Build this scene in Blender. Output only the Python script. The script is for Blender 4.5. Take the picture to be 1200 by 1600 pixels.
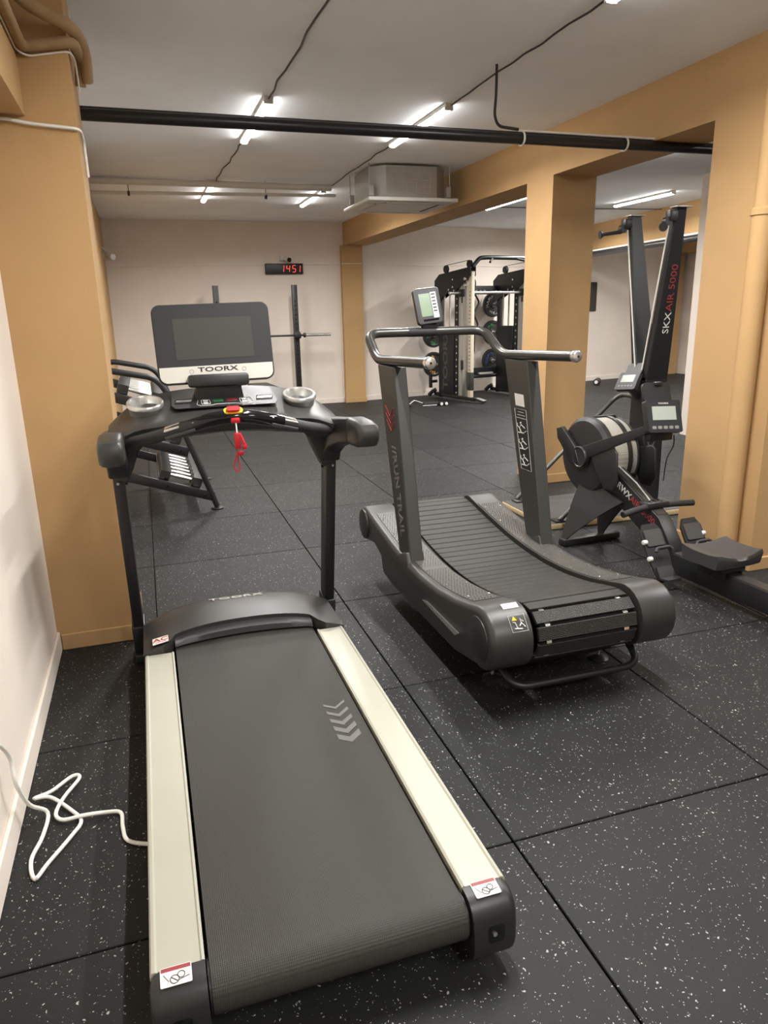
import bpy, bmesh, math, random
from mathutils import Vector, Matrix

for o in list(bpy.data.objects):
    bpy.data.objects.remove(o)
random.seed(4)
sc = bpy.context.scene
COL = sc.collection
PI = math.pi

# ------------------------------------------------------------------ camera
YAW, PITCH, ROLL, FPX = 0.309956, 0.275316, -0.021626, 1124.36
cd = bpy.data.cameras.new('camera')
cam = bpy.data.objects.new('camera', cd)
COL.objects.link(cam)
fw = Vector((math.sin(YAW) * math.cos(PITCH), math.cos(YAW) * math.cos(PITCH), -math.sin(PITCH)))
rt = Vector((math.cos(YAW), -math.sin(YAW), 0))
up = rt.cross(fw)
r2 = rt * math.cos(ROLL) + up * math.sin(ROLL)
u2 = -rt * math.sin(ROLL) + up * math.cos(ROLL)
cam.matrix_world = Matrix(((r2.x, u2.x, -fw.x, -0.91619), (r2.y, u2.y, -fw.y, -1.63836),
                           (r2.z, u2.z, -fw.z, 1.57343), (0, 0, 0, 1)))
cd.sensor_fit = 'VERTICAL'
cd.sensor_height = 24.0
cd.lens = 24.0 * FPX / 1600.0
cd.clip_start = 0.02
sc.camera = cam

# ------------------------------------------------------------------ world, exposure
w = bpy.data.worlds.new('world')
sc.world = w
w.use_nodes = True
w.node_tree.nodes['Background'].inputs[0].default_value = (0.9, 0.95, 1, 1)
w.node_tree.nodes['Background'].inputs[1].default_value = 0.05
sc.view_settings.view_transform = 'Standard'
sc.view_settings.look = 'None'
sc.view_settings.gamma = 1
sc.view_settings.use_curve_mapping = False
sc.view_settings.exposure = 0.0
LAMP = 40.0
LAMP_W = 55.0
LAMP_COL = (1.0, 0.985, 0.955)

# ------------------------------------------------------------------ materials
def srgb(r, g, b):
    def f(c):
        c /= 255
        return c / 12.92 if c <= 0.04045 else ((c + 0.055) / 1.055) ** 2.4
    return (f(r), f(g), f(b), 1)

MATS = {}
def mat(name, col, rough=0.5, metal=0.0, noise=0.0, nscale=40, bump=0.0, bscale=200, emit=0.0, spec=0.5, coat=0.0):
    if name in MATS:
        return MATS[name]
    m = bpy.data.materials.new(name)
    m.use_nodes = True
    nt = m.node_tree
    b = nt.nodes['Principled BSDF']
    b.inputs['Base Color'].default_value = col
    b.inputs['Roughness'].default_value = rough
    b.inputs['Metallic'].default_value = metal
    b.inputs['Specular IOR Level'].default_value = spec
    b.inputs['Coat Weight'].default_value = coat
    if emit:
        b.inputs['Emission Color'].default_value = col
        b.inputs['Emission Strength'].default_value = emit
    tc = nt.nodes.new('ShaderNodeTexCoord')
    if noise:
        n = nt.nodes.new('ShaderNodeTexNoise')
        n.inputs['Scale'].default_value = nscale
        n.inputs['Detail'].default_value = 5
        nt.links.new(tc.outputs['Object'], n.inputs['Vector'])
        mr = nt.nodes.new('ShaderNodeMapRange')
        mr.inputs[1].default_value = 0.3
        mr.inputs[2].default_value = 0.7
        mr.inputs[3].default_value = 1 - noise
        mr.inputs[4].default_value = 1 + noise
        nt.links.new(n.outputs[0], mr.inputs[0])
        mx = nt.nodes.new('ShaderNodeVectorMath')
        mx.operation = 'SCALE'
        mx.inputs[0].default_value = col[:3]
        nt.links.new(mr.outputs[0], mx.inputs['Scale'])
        nt.links.new(mx.outputs[0], b.inputs['Base Color'])
    if bump:
        n = nt.nodes.new('ShaderNodeTexNoise')
        n.inputs['Scale'].default_value = bscale
        n.inputs['Detail'].default_value = 3
        nt.links.new(tc.outputs['Object'], n.inputs['Vector'])
        bp = nt.nodes.new('ShaderNodeBump')
        bp.inputs['Strength'].default_value = bump
        bp.inputs['Distance'].default_value = 0.002
        nt.links.new(n.outputs[0], bp.inputs['Height'])
        nt.links.new(bp.outputs[0], b.inputs['Normal'])
    MATS[name] = m
    return m

def rubber_floor():
    m = bpy.data.materials.new('speckled_rubber')
    m.use_nodes = True
    nt = m.node_tree
    L = nt.links.new
    b = nt.nodes['Principled BSDF']
    g = nt.nodes.new('ShaderNodeNewGeometry')
    oi = nt.nodes.new('ShaderNodeObjectInfo')
    nd = nt.nodes.new('ShaderNodeTexNoise'); nd.inputs['Scale'].default_value = 45
    L(g.outputs['Position'], nd.inputs['Vector'])
    ad = nt.nodes.new('ShaderNodeVectorMath'); ad.operation = 'MULTIPLY_ADD'
    ad.inputs[1].default_value = (0.022, 0.022, 0)
    L(nd.outputs['Color'], ad.inputs[0]); L(g.outputs['Position'], ad.inputs[2])
    def chips(scale, rad, keep):
        v = nt.nodes.new('ShaderNodeTexVoronoi'); v.inputs['Scale'].default_value = scale
        L(ad.outputs[0], v.inputs['Vector'])
        sep = nt.nodes.new('ShaderNodeSeparateColor'); L(v.outputs['Color'], sep.inputs[0])
        # radius varies with the cell
        rr = nt.nodes.new('ShaderNodeMath'); rr.operation = 'MULTIPLY_ADD'
        rr.inputs[1].default_value = rad; rr.inputs[2].default_value = rad * 0.35
        L(sep.outputs[1], rr.inputs[0])
        lt = nt.nodes.new('ShaderNodeMath'); lt.operation = 'LESS_THAN'
        L(v.outputs['Distance'], lt.inputs[0]); L(rr.outputs[0], lt.inputs[1])
        kp = nt.nodes.new('ShaderNodeMath'); kp.operation = 'LESS_THAN'; kp.inputs[1].default_value = keep
        L(sep.outputs[0], kp.inputs[0])
        mu = nt.nodes.new('ShaderNodeMath'); mu.operation = 'MULTIPLY'
        L(lt.outputs[0], mu.inputs[0]); L(kp.outputs[0], mu.inputs[1])
        return mu
    a = chips(74, 0.17, 0.42)
    c = chips(150, 0.20, 0.30)
    mxm = nt.nodes.new('ShaderNodeMath'); mxm.operation = 'MAXIMUM'
    L(a.outputs[0], mxm.inputs[0]); L(c.outputs[0], mxm.inputs[1])
    n2 = nt.nodes.new('ShaderNodeTexNoise'); n2.inputs['Scale'].default_value = 2.2; n2.inputs['Detail'].default_value = 6
    L(g.outputs['Position'], n2.inputs['Vector'])
    n3 = nt.nodes.new('ShaderNodeTexNoise'); n3.inputs['Scale'].default_value = 170
    L(g.outputs['Position'], n3.inputs['Vector'])
    base = nt.nodes.new('ShaderNodeMix'); base.data_type = 'RGBA'
    base.inputs[6].default_value = (0.009, 0.0093, 0.0092, 1)
    base.inputs[7].default_value = (0.021, 0.0212, 0.020, 1)
    s = nt.nodes.new('ShaderNodeMath'); s.operation = 'MULTIPLY_ADD'
    s.inputs[1].default_value = 0.5
    L(oi.outputs['Random'], s.inputs[0]); L(n2.outputs[0], s.inputs[2])
    s2 = nt.nodes.new('ShaderNodeMath'); s2.operation = 'MULTIPLY_ADD'; s2.inputs[1].default_value = 0.5; s2.inputs[2].default_value = -0.2
    L(n3.outputs[0], s2.inputs[0])
    s3 = nt.nodes.new('ShaderNodeMath'); s3.operation = 'ADD'; s3.use_clamp = True
    L(s.outputs[0], s3.inputs[0]); L(s2.outputs[0], s3.inputs[1])
    s4 = nt.nodes.new('ShaderNodeMath'); s4.operation = 'SUBTRACT'; s4.inputs[1].default_value = 0.25; s4.use_clamp = True
    L(s3.outputs[0], s4.inputs[0])
    L(s4.outputs[0], base.inputs[0])
    fin = nt.nodes.new('ShaderNodeMix'); fin.data_type = 'RGBA'
    fin.inputs[7].default_value = (0.36, 0.36, 0.34, 1)
    L(mxm.outputs[0], fin.inputs[0]); L(base.outputs[2], fin.inputs[6])
    L(fin.outputs[2], b.inputs['Base Color'])
    b.inputs['Roughness'].default_value = 0.55
    b.inputs['Specular IOR Level'].default_value = 0.22
    bp = nt.nodes.new('ShaderNodeBump'); bp.inputs['Strength'].default_value = 0.35; bp.inputs['Distance'].default_value = 0.002
    L(n3.outputs[0], bp.inputs['Height']); L(bp.outputs[0], b.inputs['Normal'])
    return m

def grid_mat(name, col, rough, sx, sy, strength=0.6, dark=0.5):
    """small moulded pattern: product of two sine waves as fine relief"""
    m = bpy.data.materials.new(name); m.use_nodes = True
    nt = m.node_tree; L = nt.links.new
    b = nt.nodes['Principled BSDF']
    b.inputs['Roughness'].default_value = rough
    b.inputs['Specular IOR Level'].default_value = 0.3
    tc = nt.nodes.new('ShaderNodeTexCoord')
    sp = nt.nodes.new('ShaderNodeSeparateXYZ'); L(tc.outputs['Object'], sp.inputs[0])
    outs = []
    for k, f in ((0, sx), (1, sy)):
        a = nt.nodes.new('ShaderNodeMath'); a.operation = 'MULTIPLY'; a.inputs[1].default_value = f * 2 * PI
        L(sp.outputs[k], a.inputs[0])
        c = nt.nodes.new('ShaderNodeMath'); c.operation = 'SINE'; L(a.outputs[0], c.inputs[0])
        d = nt.nodes.new('ShaderNodeMath'); d.operation = 'ABSOLUTE'; L(c.outputs[0], d.inputs[0])
        outs.append(d)
    mu = nt.nodes.new('ShaderNodeMath'); mu.operation = 'MULTIPLY'
    L(outs[0].outputs[0], mu.inputs[0]); L(outs[1].outputs[0], mu.inputs[1])
    bp = nt.nodes.new('ShaderNodeBump'); bp.inputs['Strength'].default_value = strength; bp.inputs['Distance'].default_value = 0.002
    L(mu.outputs[0], bp.inputs['Height']); L(bp.outputs[0], b.inputs['Normal'])
    mx = nt.nodes.new('ShaderNodeMix'); mx.data_type = 'RGBA'
    mx.inputs[6].default_value = tuple(c * dark for c in col[:3]) + (1,)
    mx.inputs[7].default_value = col
    L(mu.outputs[0], mx.inputs[0]); L(mx.outputs[2], b.inputs['Base Color'])
    return m

M_floor = rubber_floor()
M_joint = mat('subfloor_dark', (0.006, 0.006, 0.006, 1), 0.9)
M_white = mat('white_wall_paint', srgb(226, 215, 204), 0.85, noise=0.03, nscale=3, bump=0.15, bscale=60)
M_ceil = mat('ceiling_paint', srgb(244, 248, 252), 0.9, noise=0.04, nscale=2.0, bump=0.15, bscale=50)
M_tan = mat('ochre_wall_paint', srgb(184, 148, 101), 0.8, noise=0.04, nscale=4, bump=0.25, bscale=90)
M_wrap = mat('ochre_pipe_wrap', srgb(162, 134, 96), 0.75, noise=0.1, nscale=18, bump=0.5, bscale=25)
M_black = mat('black_powder_coat', (0.014, 0.014, 0.015, 1), 0.42, bump=0.05, bscale=600)
M_plast = mat('black_moulded_plastic', (0.020, 0.020, 0.020, 1), 0.40, bump=0.12, bscale=900)
M_plast2 = mat('charcoal_plastic', (0.034, 0.033, 0.031, 1), 0.38, bump=0.1, bscale=900)
M_gloss = mat('gloss_black', (0.008, 0.008, 0.009, 1), 0.08)
M_screen = mat('dark_display_glass', (0.050, 0.052, 0.045, 1), 0.5, spec=0.3)
M_bezel = mat('display_bezel', (0.026, 0.027, 0.028, 1), 0.42, spec=0.4)
M_alu = mat('cream_anodised_rail', srgb(174, 172, 158), 0.42, metal=0.15, noise=0.02, nscale=9)
M_silver = mat('brushed_silver', (0.66, 0.66, 0.64, 1), 0.30, metal=0.85)
M_chrome = mat('chrome', (0.82, 0.82, 0.80, 1), 0.24, metal=0.9)
M_post = mat('grey_powder_coat', (0.036, 0.037, 0.034, 1), 0.36)
M_bar = mat('satin_dark_grip', (0.075, 0.073, 0.068, 1), 0.30, metal=0.55)
M_grip = mat('black_foam_grip', (0.022, 0.022, 0.022, 1), 0.6, bump=0.2, bscale=500)
M_whitep = mat('white_print', (0.62, 0.62, 0.58, 1), 0.5)
M_whitec = mat('white_cable', (0.80, 0.78, 0.72, 1), 0.45)
M_red = mat('red_plastic', (0.48, 0.012, 0.02, 1), 0.35)
M_redp = mat('red_print', (0.42, 0.02, 0.025, 1), 0.5)
M_chev = mat('belt_grey_print', (0.115, 0.113, 0.105, 1), 0.55)
M_redd = mat('dull_red_print', (0.27, 0.035, 0.04, 1), 0.5)
M_yel = mat('yellow_plastic', (0.75, 0.50, 0.02, 1), 0.4)
M_greenp = mat('green_print', (0.02, 0.26, 0.07, 1), 0.5)
M_bluep = mat('blue_print', (0.03, 0.09, 0.36, 1), 0.5)
M_orangep = mat('orange_print', (0.62, 0.28, 0.04, 1), 0.5)
M_grayp = mat('grey_print', (0.20, 0.20, 0.19, 1), 0.55)
M_dimp = mat('dim_grey_print', (0.075, 0.075, 0.075, 1), 0.5)
M_stick = mat('white_sticker', (0.72, 0.70, 0.66, 1), 0.45)
M_lcd = mat('lcd_green', (0.20, 0.27, 0.18, 1), 0.25)
M_lcdg = mat('lcd_grey', (0.36, 0.39, 0.34, 1), 0.2)
M_led = mat('led_red', (1.0, 0.08, 0.06, 1), 0.5, emit=1.5)
M_lamp = mat('lamp_diffuser', LAMP_COL + (1,), 0.5, emit=LAMP)
M_wood = mat('plywood_edge', (0.55, 0.42, 0.24, 1), 0.6, noise=0.12, nscale=60)
M_mat = mat('grey_rubber_top', (0.050, 0.047, 0.043, 1), 0.65, bump=0.3, bscale=300)
M_galv = mat('galvanised_steel', (0.42, 0.42, 0.41, 1), 0.42, metal=0.6, noise=0.06, nscale=12)
M_acw = mat('off_white_plastic', (0.62, 0.60, 0.56, 1), 0.45)
M_pipe = mat('black_painted_pipe', (0.016, 0.016, 0.017, 1), 0.32)
M_gpipe = mat('grey_painted_pipe', srgb(214, 209, 202), 0.5)
M_stackw = mat('weight_stack_iron', (0.016, 0.016, 0.018, 1), 0.5)
M_upr = mat('light_grey_upright', (0.50, 0.48, 0.44, 1), 0.38, metal=0.3)
M_peach = mat('pale_perforated_upright', (0.70, 0.62, 0.48, 1), 0.45)
M_leath = mat('black_vinyl_pad', (0.020, 0.020, 0.020, 1), 0.45, bump=0.2, bscale=300)
M_belt = grid_mat('running_belt', (0.045, 0.043, 0.037, 1), 0.50, 110, 110, 0.35, 0.75)
M_slat = grid_mat('rubber_slat', (0.040, 0.038, 0.033, 1), 0.38, 72, 72, 0.7, 0.45)
M_tread = mat('stud_plate', (0.062, 0.058, 0.051, 1), 0.36, bump=0.1, bscale=700)
M_mesh = grid_mat('silver_mesh', (0.52, 0.50, 0.44, 1), 0.4, 160, 160, 0.4, 0.55)

# ------------------------------------------------------------------ mesh helpers
class MB:
    def __init__(s):
        s.bm = bmesh.new()
    def _merge(s, b, mtx=None):
        if mtx is not None:
            bmesh.ops.transform(b, matrix=mtx, verts=b.verts)
        me = bpy.data.meshes.new('tmp')
        b.to_mesh(me); b.free()
        s.bm.from_mesh(me)
        bpy.data.meshes.remove(me)
        return s
    def box(s, c, d, bev=0, rot=None, seg=2):
        b = bmesh.new()
        bmesh.ops.create_cube(b, size=1)
        bmesh.ops.scale(b, vec=Vector(d), verts=b.verts)
        if bev:
            bmesh.ops.bevel(b, geom=list(b.edges), offset=bev, segments=seg, profile=0.5, affect='EDGES')
        m = Matrix.Translation(Vector(c))
        if rot is not None:
            m = m @ rot.to_4x4()
        return s._merge(b, m)
    def bar(s, p0, p1, wx, wy, bev=0, up=(0, 0, 1), seg=2):
        """rectangular bar between two points; wx across, wy along 'up'"""
        p0 = Vector(p0); p1 = Vector(p1); z = (p1 - p0)
        ln = z.length; z.normalize()
        u = Vector(up)
        x = u.cross(z)
        if x.length < 1e-5:
            x = Vector((1, 0, 0)).cross(z)
        x.normalize(); y = z.cross(x)
        rot = Matrix((x, y, z)).transposed()
        return s.box((p0 + p1) / 2, (wx, wy, ln), bev, rot, seg)
    def cyl(s, p0, p1, r, r1=None, n=16, bev=0):
        p0 = Vector(p0); p1 = Vector(p1); d = p1 - p0
        b = bmesh.new()
        bmesh.ops.create_cone(b, cap_ends=True, segments=n, radius1=r, radius2=r if r1 is None else r1, depth=d.length)
        if bev:
            es = [e for e in b.edges if abs(e.verts[0].co.z - e.verts[1].co.z) < 1e-6]
            bmesh.ops.bevel(b, geom=es, offset=bev, segments=2, profile=0.5, affect='EDGES')
        q = d.to_track_quat('Z', 'Y')
        return s._merge(b, Matrix.Translation((p0 + p1) / 2) @ q.to_matrix().to_4x4())
    def tube(s, pts, r, n=10, fil=0.0, fseg=5, closed=False):
        pts = [Vector(p) for p in pts]
        if fil:
            out = [pts[0]]
            for i in range(1, len(pts) - 1):
                a, b_, c = pts[i - 1], pts[i], pts[i + 1]
                f = min(fil, (a - b_).length * 0.49, (c - b_).length * 0.49)
                p = b_ + (a - b_).normalized() * f; q = b_ + (c - b_).normalized() * f
                for k in range(fseg + 1):
                    t = k / fseg
                    out.append(p * (1 - t) ** 2 + b_ * 2 * t * (1 - t) + q * t * t)
            out.append(pts[-1]); pts = out
        b = bmesh.new()
        rings = []
        N = len(pts)
        ref = None
        for i, p in enumerate(pts):
            if closed:
                t = pts[(i + 1) % N] - pts[i - 1]
            else:
                t = pts[min(i + 1, N - 1)] - pts[max(i - 1, 0)]
            t.normalize()
            if ref is None:
                ref = Vector((0, 0, 1)) if abs(t.z) < 0.9 else Vector((1, 0, 0))
            x = ref - t * ref.dot(t)
            if x.length < 1e-4:
                x = t.orthogonal()
            x.normalize(); y = t.cross(x); ref = x
            rings.append([b.verts.new(p + (x * math.cos(2 * PI * k / n) + y * math.sin(2 * PI * k / n)) * r) for k in range(n)])
        for i in range(N if closed else N - 1):
            A, B = rings[i], rings[(i + 1) % N]
            for k in range(n):
                b.faces.new((A[k], A[(k + 1) % n], B[(k + 1) % n], B[k]))
        if not closed:
            b.faces.new(rings[0][::-1]); b.faces.new(rings[-1])
        return s._merge(b)
    def prism(s, poly, axis, a0, a1, bev=0, bevside=None, seg=3):
        """poly in the plane perpendicular to axis ('x': (y,z), 'y': (x,z), 'z': (x,y))"""
        b = bmesh.new()
        def P(p, a):
            return {'x': (a, p[0], p[1]), 'y': (p[0], a, p[1]), 'z': (p[0], p[1], a)}[axis]
        A = [b.verts.new(P(p, a0)) for p in poly]; B = [b.verts.new(P(p, a1)) for p in poly]
        n = len(poly)
        fa = b.faces.new(A[::-1]); fb = b.faces.new(B)
        for i in range(n):
            b.faces.new((A[i], A[(i + 1) % n], B[(i + 1) % n], B[i]))
        bmesh.ops.recalc_face_normals(b, faces=b.faces)
        if bev:
            es = set()
            if bevside in (None, 0): es |= set(fa.edges)
            if bevside in (None, 1): es |= set(fb.edges)
            bmesh.ops.bevel(b, geom=list(es), offset=bev, segments=seg, profile=0.5, affect='EDGES')
        return s._merge(b)
    def lathe(s, prof, p0=(0, 0, 0), d=(0, 0, 1), n=24):
        b = bmesh.new()
        rings = []
        for r, h in prof:
            if r < 1e-6:
                rings.append([b.verts.new((0, 0, h))])
            else:
                rings.append([b.verts.new((r * math.cos(2 * PI * k / n), r * math.sin(2 * PI * k / n), h)) for k in range(n)])
        for A, B in zip(rings, rings[1:]):
            for k in range(n):
                k2 = (k + 1) % n
                if len(A) == 1 and len(B) == 1: continue
                if len(A) == 1: b.faces.new((A[0], B[k2], B[k]))
                elif len(B) == 1: b.faces.new((A[k], A[k2], B[0]))
                else: b.faces.new((A[k], A[k2], B[k2], B[k]))
        bmesh.ops.recalc_face_normals(b, faces=b.faces)
        q = Vector(d).to_track_quat('Z', 'Y')
        return s._merge(b, Matrix.Translation(Vector(p0)) @ q.to_matrix().to_4x4())
    def loft(s, secs, cap=True, closed=True):
        b = bmesh.new()
        R = [[b.verts.new(p) for p in sec] for sec in secs]
        n = len(R[0])
        for A, B in zip(R, R[1:]):
            for k in range(n if closed else n - 1):
                b.faces.new((A[k], A[(k + 1) % n], B[(k + 1) % n], B[k]))
        if cap and closed:
            b.faces.new(R[0][::-1]); b.faces.new(R[-1])
        bmesh.ops.recalc_face_normals(b, faces=b.faces)
        return s._merge(b)
    def poly(s, pts):
        b = bmesh.new()
        b.faces.new([b.verts.new(p) for p in pts])
        return s._merge(b)
    def plate(s, pts, n, t):
        """thin solid from a planar outline, thickness t along n"""
        b = bmesh.new()
        n = Vector(n).normalized() * t
        A = [b.verts.new(Vector(p)) for p in pts]; B = [b.verts.new(Vector(p) + n) for p in pts]
        k = len(pts)
        b.faces.new(A[::-1]); b.faces.new(B)
        for i in range(k):
            b.faces.new((A[i], A[(i + 1) % k], B[(i + 1) % k], B[i]))
        bmesh.ops.recalc_face_normals(b, faces=b.faces)
        return s._merge(b)
    def sphere(s, c, r, n=14):
        b = bmesh.new()
        bmesh.ops.create_uvsphere(b, u_segments=n, v_segments=n // 2 + 1, radius=r)
        return s._merge(b, Matrix.Translation(Vector(c)))
    def xf(s, m):
        bmesh.ops.transform(s.bm, matrix=m, verts=s.bm.verts)
        return s
    def mesh(s, name, m, ang=35):
        me = bpy.data.meshes.new(name)
        s.bm.to_mesh(me); s.bm.free()
        for p in me.polygons:
            p.use_smooth = True
        me.set_sharp_from_angle(angle=math.radians(ang))
        me.materials.append(m)
        return me

def put(name, me, parent=None, loc=(0, 0, 0), rz=0.0):
    o = bpy.data.objects.new(name, me)
    COL.objects.link(o)
    o.parent = parent
    o.location = loc
    o.rotation_euler = (0, 0, rz)
    return o
def part(name, mb, m, parent, ang=35, label=None):
    o = put(name, mb.mesh(name, m, ang), parent)
    if label: o['label'] = label
    return o
def thing(name, label, cat, loc=(0, 0, 0), rz=0, group=None):
    o = put(name, None, None, loc, rz)
    o.empty_display_size = 0.1
    o['label'] = label; o['category'] = cat
    if group: o['group'] = group
    return o
def tag(o, label, cat, group=None):
    o['label'] = label; o['category'] = cat
    if group: o['group'] = group
    return o
def solo(name, mb, m, label, cat, group=None, ang=35):
    return tag(part(name, mb, m, None, ang), label, cat, group)
def struct(name, mb, m, ang=30):
    o = part(name, mb, m, None, ang)
    o['kind'] = 'structure'
    return o

def text_mesh(body, size, m, mtx, stretch=1.0, name='lettering', thick=0.0004, spacing=1.0, bold=0.018):
    """flat printed lettering; mtx maps text x/y to the surface, z is its normal"""
    cu = bpy.data.curves.new('txt', 'FONT')
    cu.body = body; cu.size = size; cu.align_x = 'CENTER'; cu.align_y = 'CENTER'
    cu.extrude = thick; cu.offset = size * bold; cu.resolution_u = 2; cu.space_character = spacing
    o = bpy.data.objects.new('txt', cu)
    COL.objects.link(o)
    dg = bpy.context.evaluated_depsgraph_get()
    me = bpy.data.meshes.new_from_object(o.evaluated_get(dg))
    bpy.data.objects.remove(o); bpy.data.curves.remove(cu)
    me.transform(mtx @ Matrix.Diagonal((stretch, 1, 1, 1)))
    me.name = name
    me.materials.clear(); me.materials.append(m)
    return me
def basis(o, x, y):
    x = Vector(x).normalized(); y = Vector(y); y = (y - x * x.dot(y)).normalized(); z = x.cross(y)
    return Matrix(((x.x, y.x, z.x, o[0]), (x.y, y.y, z.y, o[1]), (x.z, y.z, z.z, o[2]), (0, 0, 0, 1)))

def rrect(w_, h_, r, n=6):
    pts = []
    for cx, cy, a in ((w_ / 2 - r, h_ / 2 - r, 0), (-w_ / 2 + r, h_ / 2 - r, 90), (-w_ / 2 + r, -h_ / 2 + r, 180), (w_ / 2 - r, -h_ / 2 + r, 270)):
        for k in range(n + 1):
            t = math.radians(a + 90 * k / n)
            pts.append((cx + r * math.cos(t), cy + r * math.sin(t)))
    return pts
def onb(B, pts, h=0.0):
    return [B @ Vector((p[0], p[1], h)) for p in pts]

# ------------------------------------------------------------------ room shell
CZ = 2.96
XL = -1.46
X1, X2 = 2.42, 2.83                    # pillar row
ZB = 2.60
fl = struct('floor', MB().box((4.6, 4.0, -0.06), (12.6, 18.4, 0.06)), M_joint)
tile_bm = lambda wx: MB().box((0, 0, -0.0155), (wx, 0.994, 0.031), 0.0025, seg=1)
t_full = tile_bm(0.994).mesh('rubber_tile', M_floor)
t_edge = tile_bm(0.455).mesh('rubber_tile', M_floor)
for j in range(-5, 13):
    put('rubber_tile', t_edge, fl, (XL + 0.2315, j + 0.5, 0))
    for i in range(-1, 11):
        if j >= 11 and i < (j - 10.9) / 0.2 + 1.6: continue
        if i > 5 and j < 2: continue
        put('rubber_tile', t_full, fl, (i + 0.5, j + 0.5, 0))
struct('ceiling', MB().box((4.6, 4.0, CZ + 0.05), (12.6, 18.4, 0.1)), M_ceil)
struct('wall_left', MB().box((XL - 0.1, 4.0, CZ / 2 - 0.01), (0.2, 18.0, CZ + 0.02)), M_white)
struct('wall_back', MB().box((4.6, -5.05, CZ / 2 - 0.01), (12.6, 0.1, CZ + 0.02)), M_white)
struct('wall_far', MB().box(((XL + 2.4) / 2, 10.8, CZ / 2 - 0.01), (2.4 - XL, 0.2, CZ + 0.02)), M_white)
def slab(p, q, th, z0, z1):
    """vertical slab whose visible face runs from p to q (ground plan), thickness behind (left of p->q)"""
    p = Vector((p[0], p[1], 0)); q = Vector((q[0], q[1], 0))
    n = Vector((-(q - p).y, (q - p).x, 0)).normalized() * th
    return MB().loft([[p + Vector((0, 0, z0)), q + Vector((0, 0, z0)), q + n + Vector((0, 0, z0)), p + n + Vector((0, 0, z0))],
                      [p + Vector((0, 0, z1)), q + Vector((0, 0, z1)), q + n + Vector((0, 0, z1)), p + n + Vector((0, 0, z1))]])
FW0, FW1 = (2.4, 10.70), (11.2, 12.45)
struct('wall_far_bay', slab(FW0, FW1, 0.2, -0.02, CZ), M_white)
struct('wall_right', MB().box((10.85, 4.0, CZ / 2 - 0.01), (0.3, 18.0, CZ + 0.02)), M_white)
struct('wall_partition', MB().box((6.95, 5.56, CZ / 2 - 0.01), (3.3, 0.2, CZ + 0.02)), M_white)
# beam over the pillar row and the pillars
struct('beam', MB().box(((X1 + X2) / 2, 2.85, (ZB + CZ) / 2), (X2 - X1, 15.7, CZ - ZB)), M_tan)
def pillar(x0, x1, y0, y1, top=ZB):
    return struct('pillar', MB().box(((x0 + x1) / 2, (y0 + y1) / 2, top / 2 - 0.01), (x1 - x0, y1 - y0, top + 0.02)), M_tan)
pillar(X1, X2, 4.03, 4.47)
pillar(X1, X2, 1.58, 2.22)
pillar(2.36, 2.72, 10.60, 10.90)
pillar(X1, X2, -2.4, -1.8)
pillar(XL, -1.085, 1.91, 2.36, CZ)
pillar(XL, -1.34, 5.5, 10.70, CZ)
pillar(10.39, 10.60, 12.22, 12.6, CZ)
struct('beam_left', MB().box(((XL - 1.28) / 2, -1.54, (2.36 + CZ) / 2), (XL * -1 - 1.28, 6.9, CZ - 2.36)), M_tan)
# second row beam in the side bay and its pipe
b2 = MB().bar((6.55, 5.7, 2.74), (7.16, 11.45, 2.74), 0.36, 0.44)
b2.xf(Matrix.Translation((0.17, 0, 0)))
struct('beam_bay', b2, M_tan)
struct('beam_right', MB().box((10.56, 8.9, 2.78), (0.3, 6.4, 0.36)), M_tan)
# baseboards
def skirt(name, x0, x1, y0, y1, m, h=0.082):
    struct(name, MB().box(((x0 + x1) / 2, (y0 + y1) / 2, h / 2), (x1 - x0, y1 - y0, h), 0.004, seg=1), m)
def skirt_round(x0, x1, y0, y1, m=M_tan, t=0.012, h=0.082):
    b = MB()
    b.box(((x0 + x1) / 2, y0 - t / 2, h / 2), (x1 - x0 + 2 * t, t, h), 0.004, seg=1)
    b.box((x0 - t / 2, (y0 + y1) / 2, h / 2), (t, y1 - y0, h), 0.004, seg=1)
    b.box((x1 + t / 2, (y0 + y1) / 2, h / 2), (t, y1 - y0, h), 0.004, seg=1)
    struct('baseboard_pillar', b, m)
skirt('baseboard_left', XL, XL + 0.014, -4.9, 1.9, M_white, 0.10)
skirt('baseboard_left', XL, XL + 0.014, 2.37, 5.49, M_white)
skirt('baseboard_far', -1.33, 2.35, 10.686, 10.70, M_white)
struct('baseboard_far', slab((2.74, 10.753), (10.3, 12.256), 0.014, 0, 0.085), M_white)
skirt('baseboard_partition', 5.3, 8.5, 5.446, 5.46, M_white)
skirt('baseboard_right', 10.686, 10.70, 6, 12.1, M_white)
for a in ((X1, X2, 4.03, 4.47), (X1, X2, 1.58, 2.22), (2.36, 2.72, 10.60, 10.68)):
    skirt_round(*a)
skirt('baseboard_column', XL + 0.016, -1.073, 1.898, 1.91, M_tan)
skirt('baseboard_column', -1.085, -1.073, 1.91, 2.36, M_tan)

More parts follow.
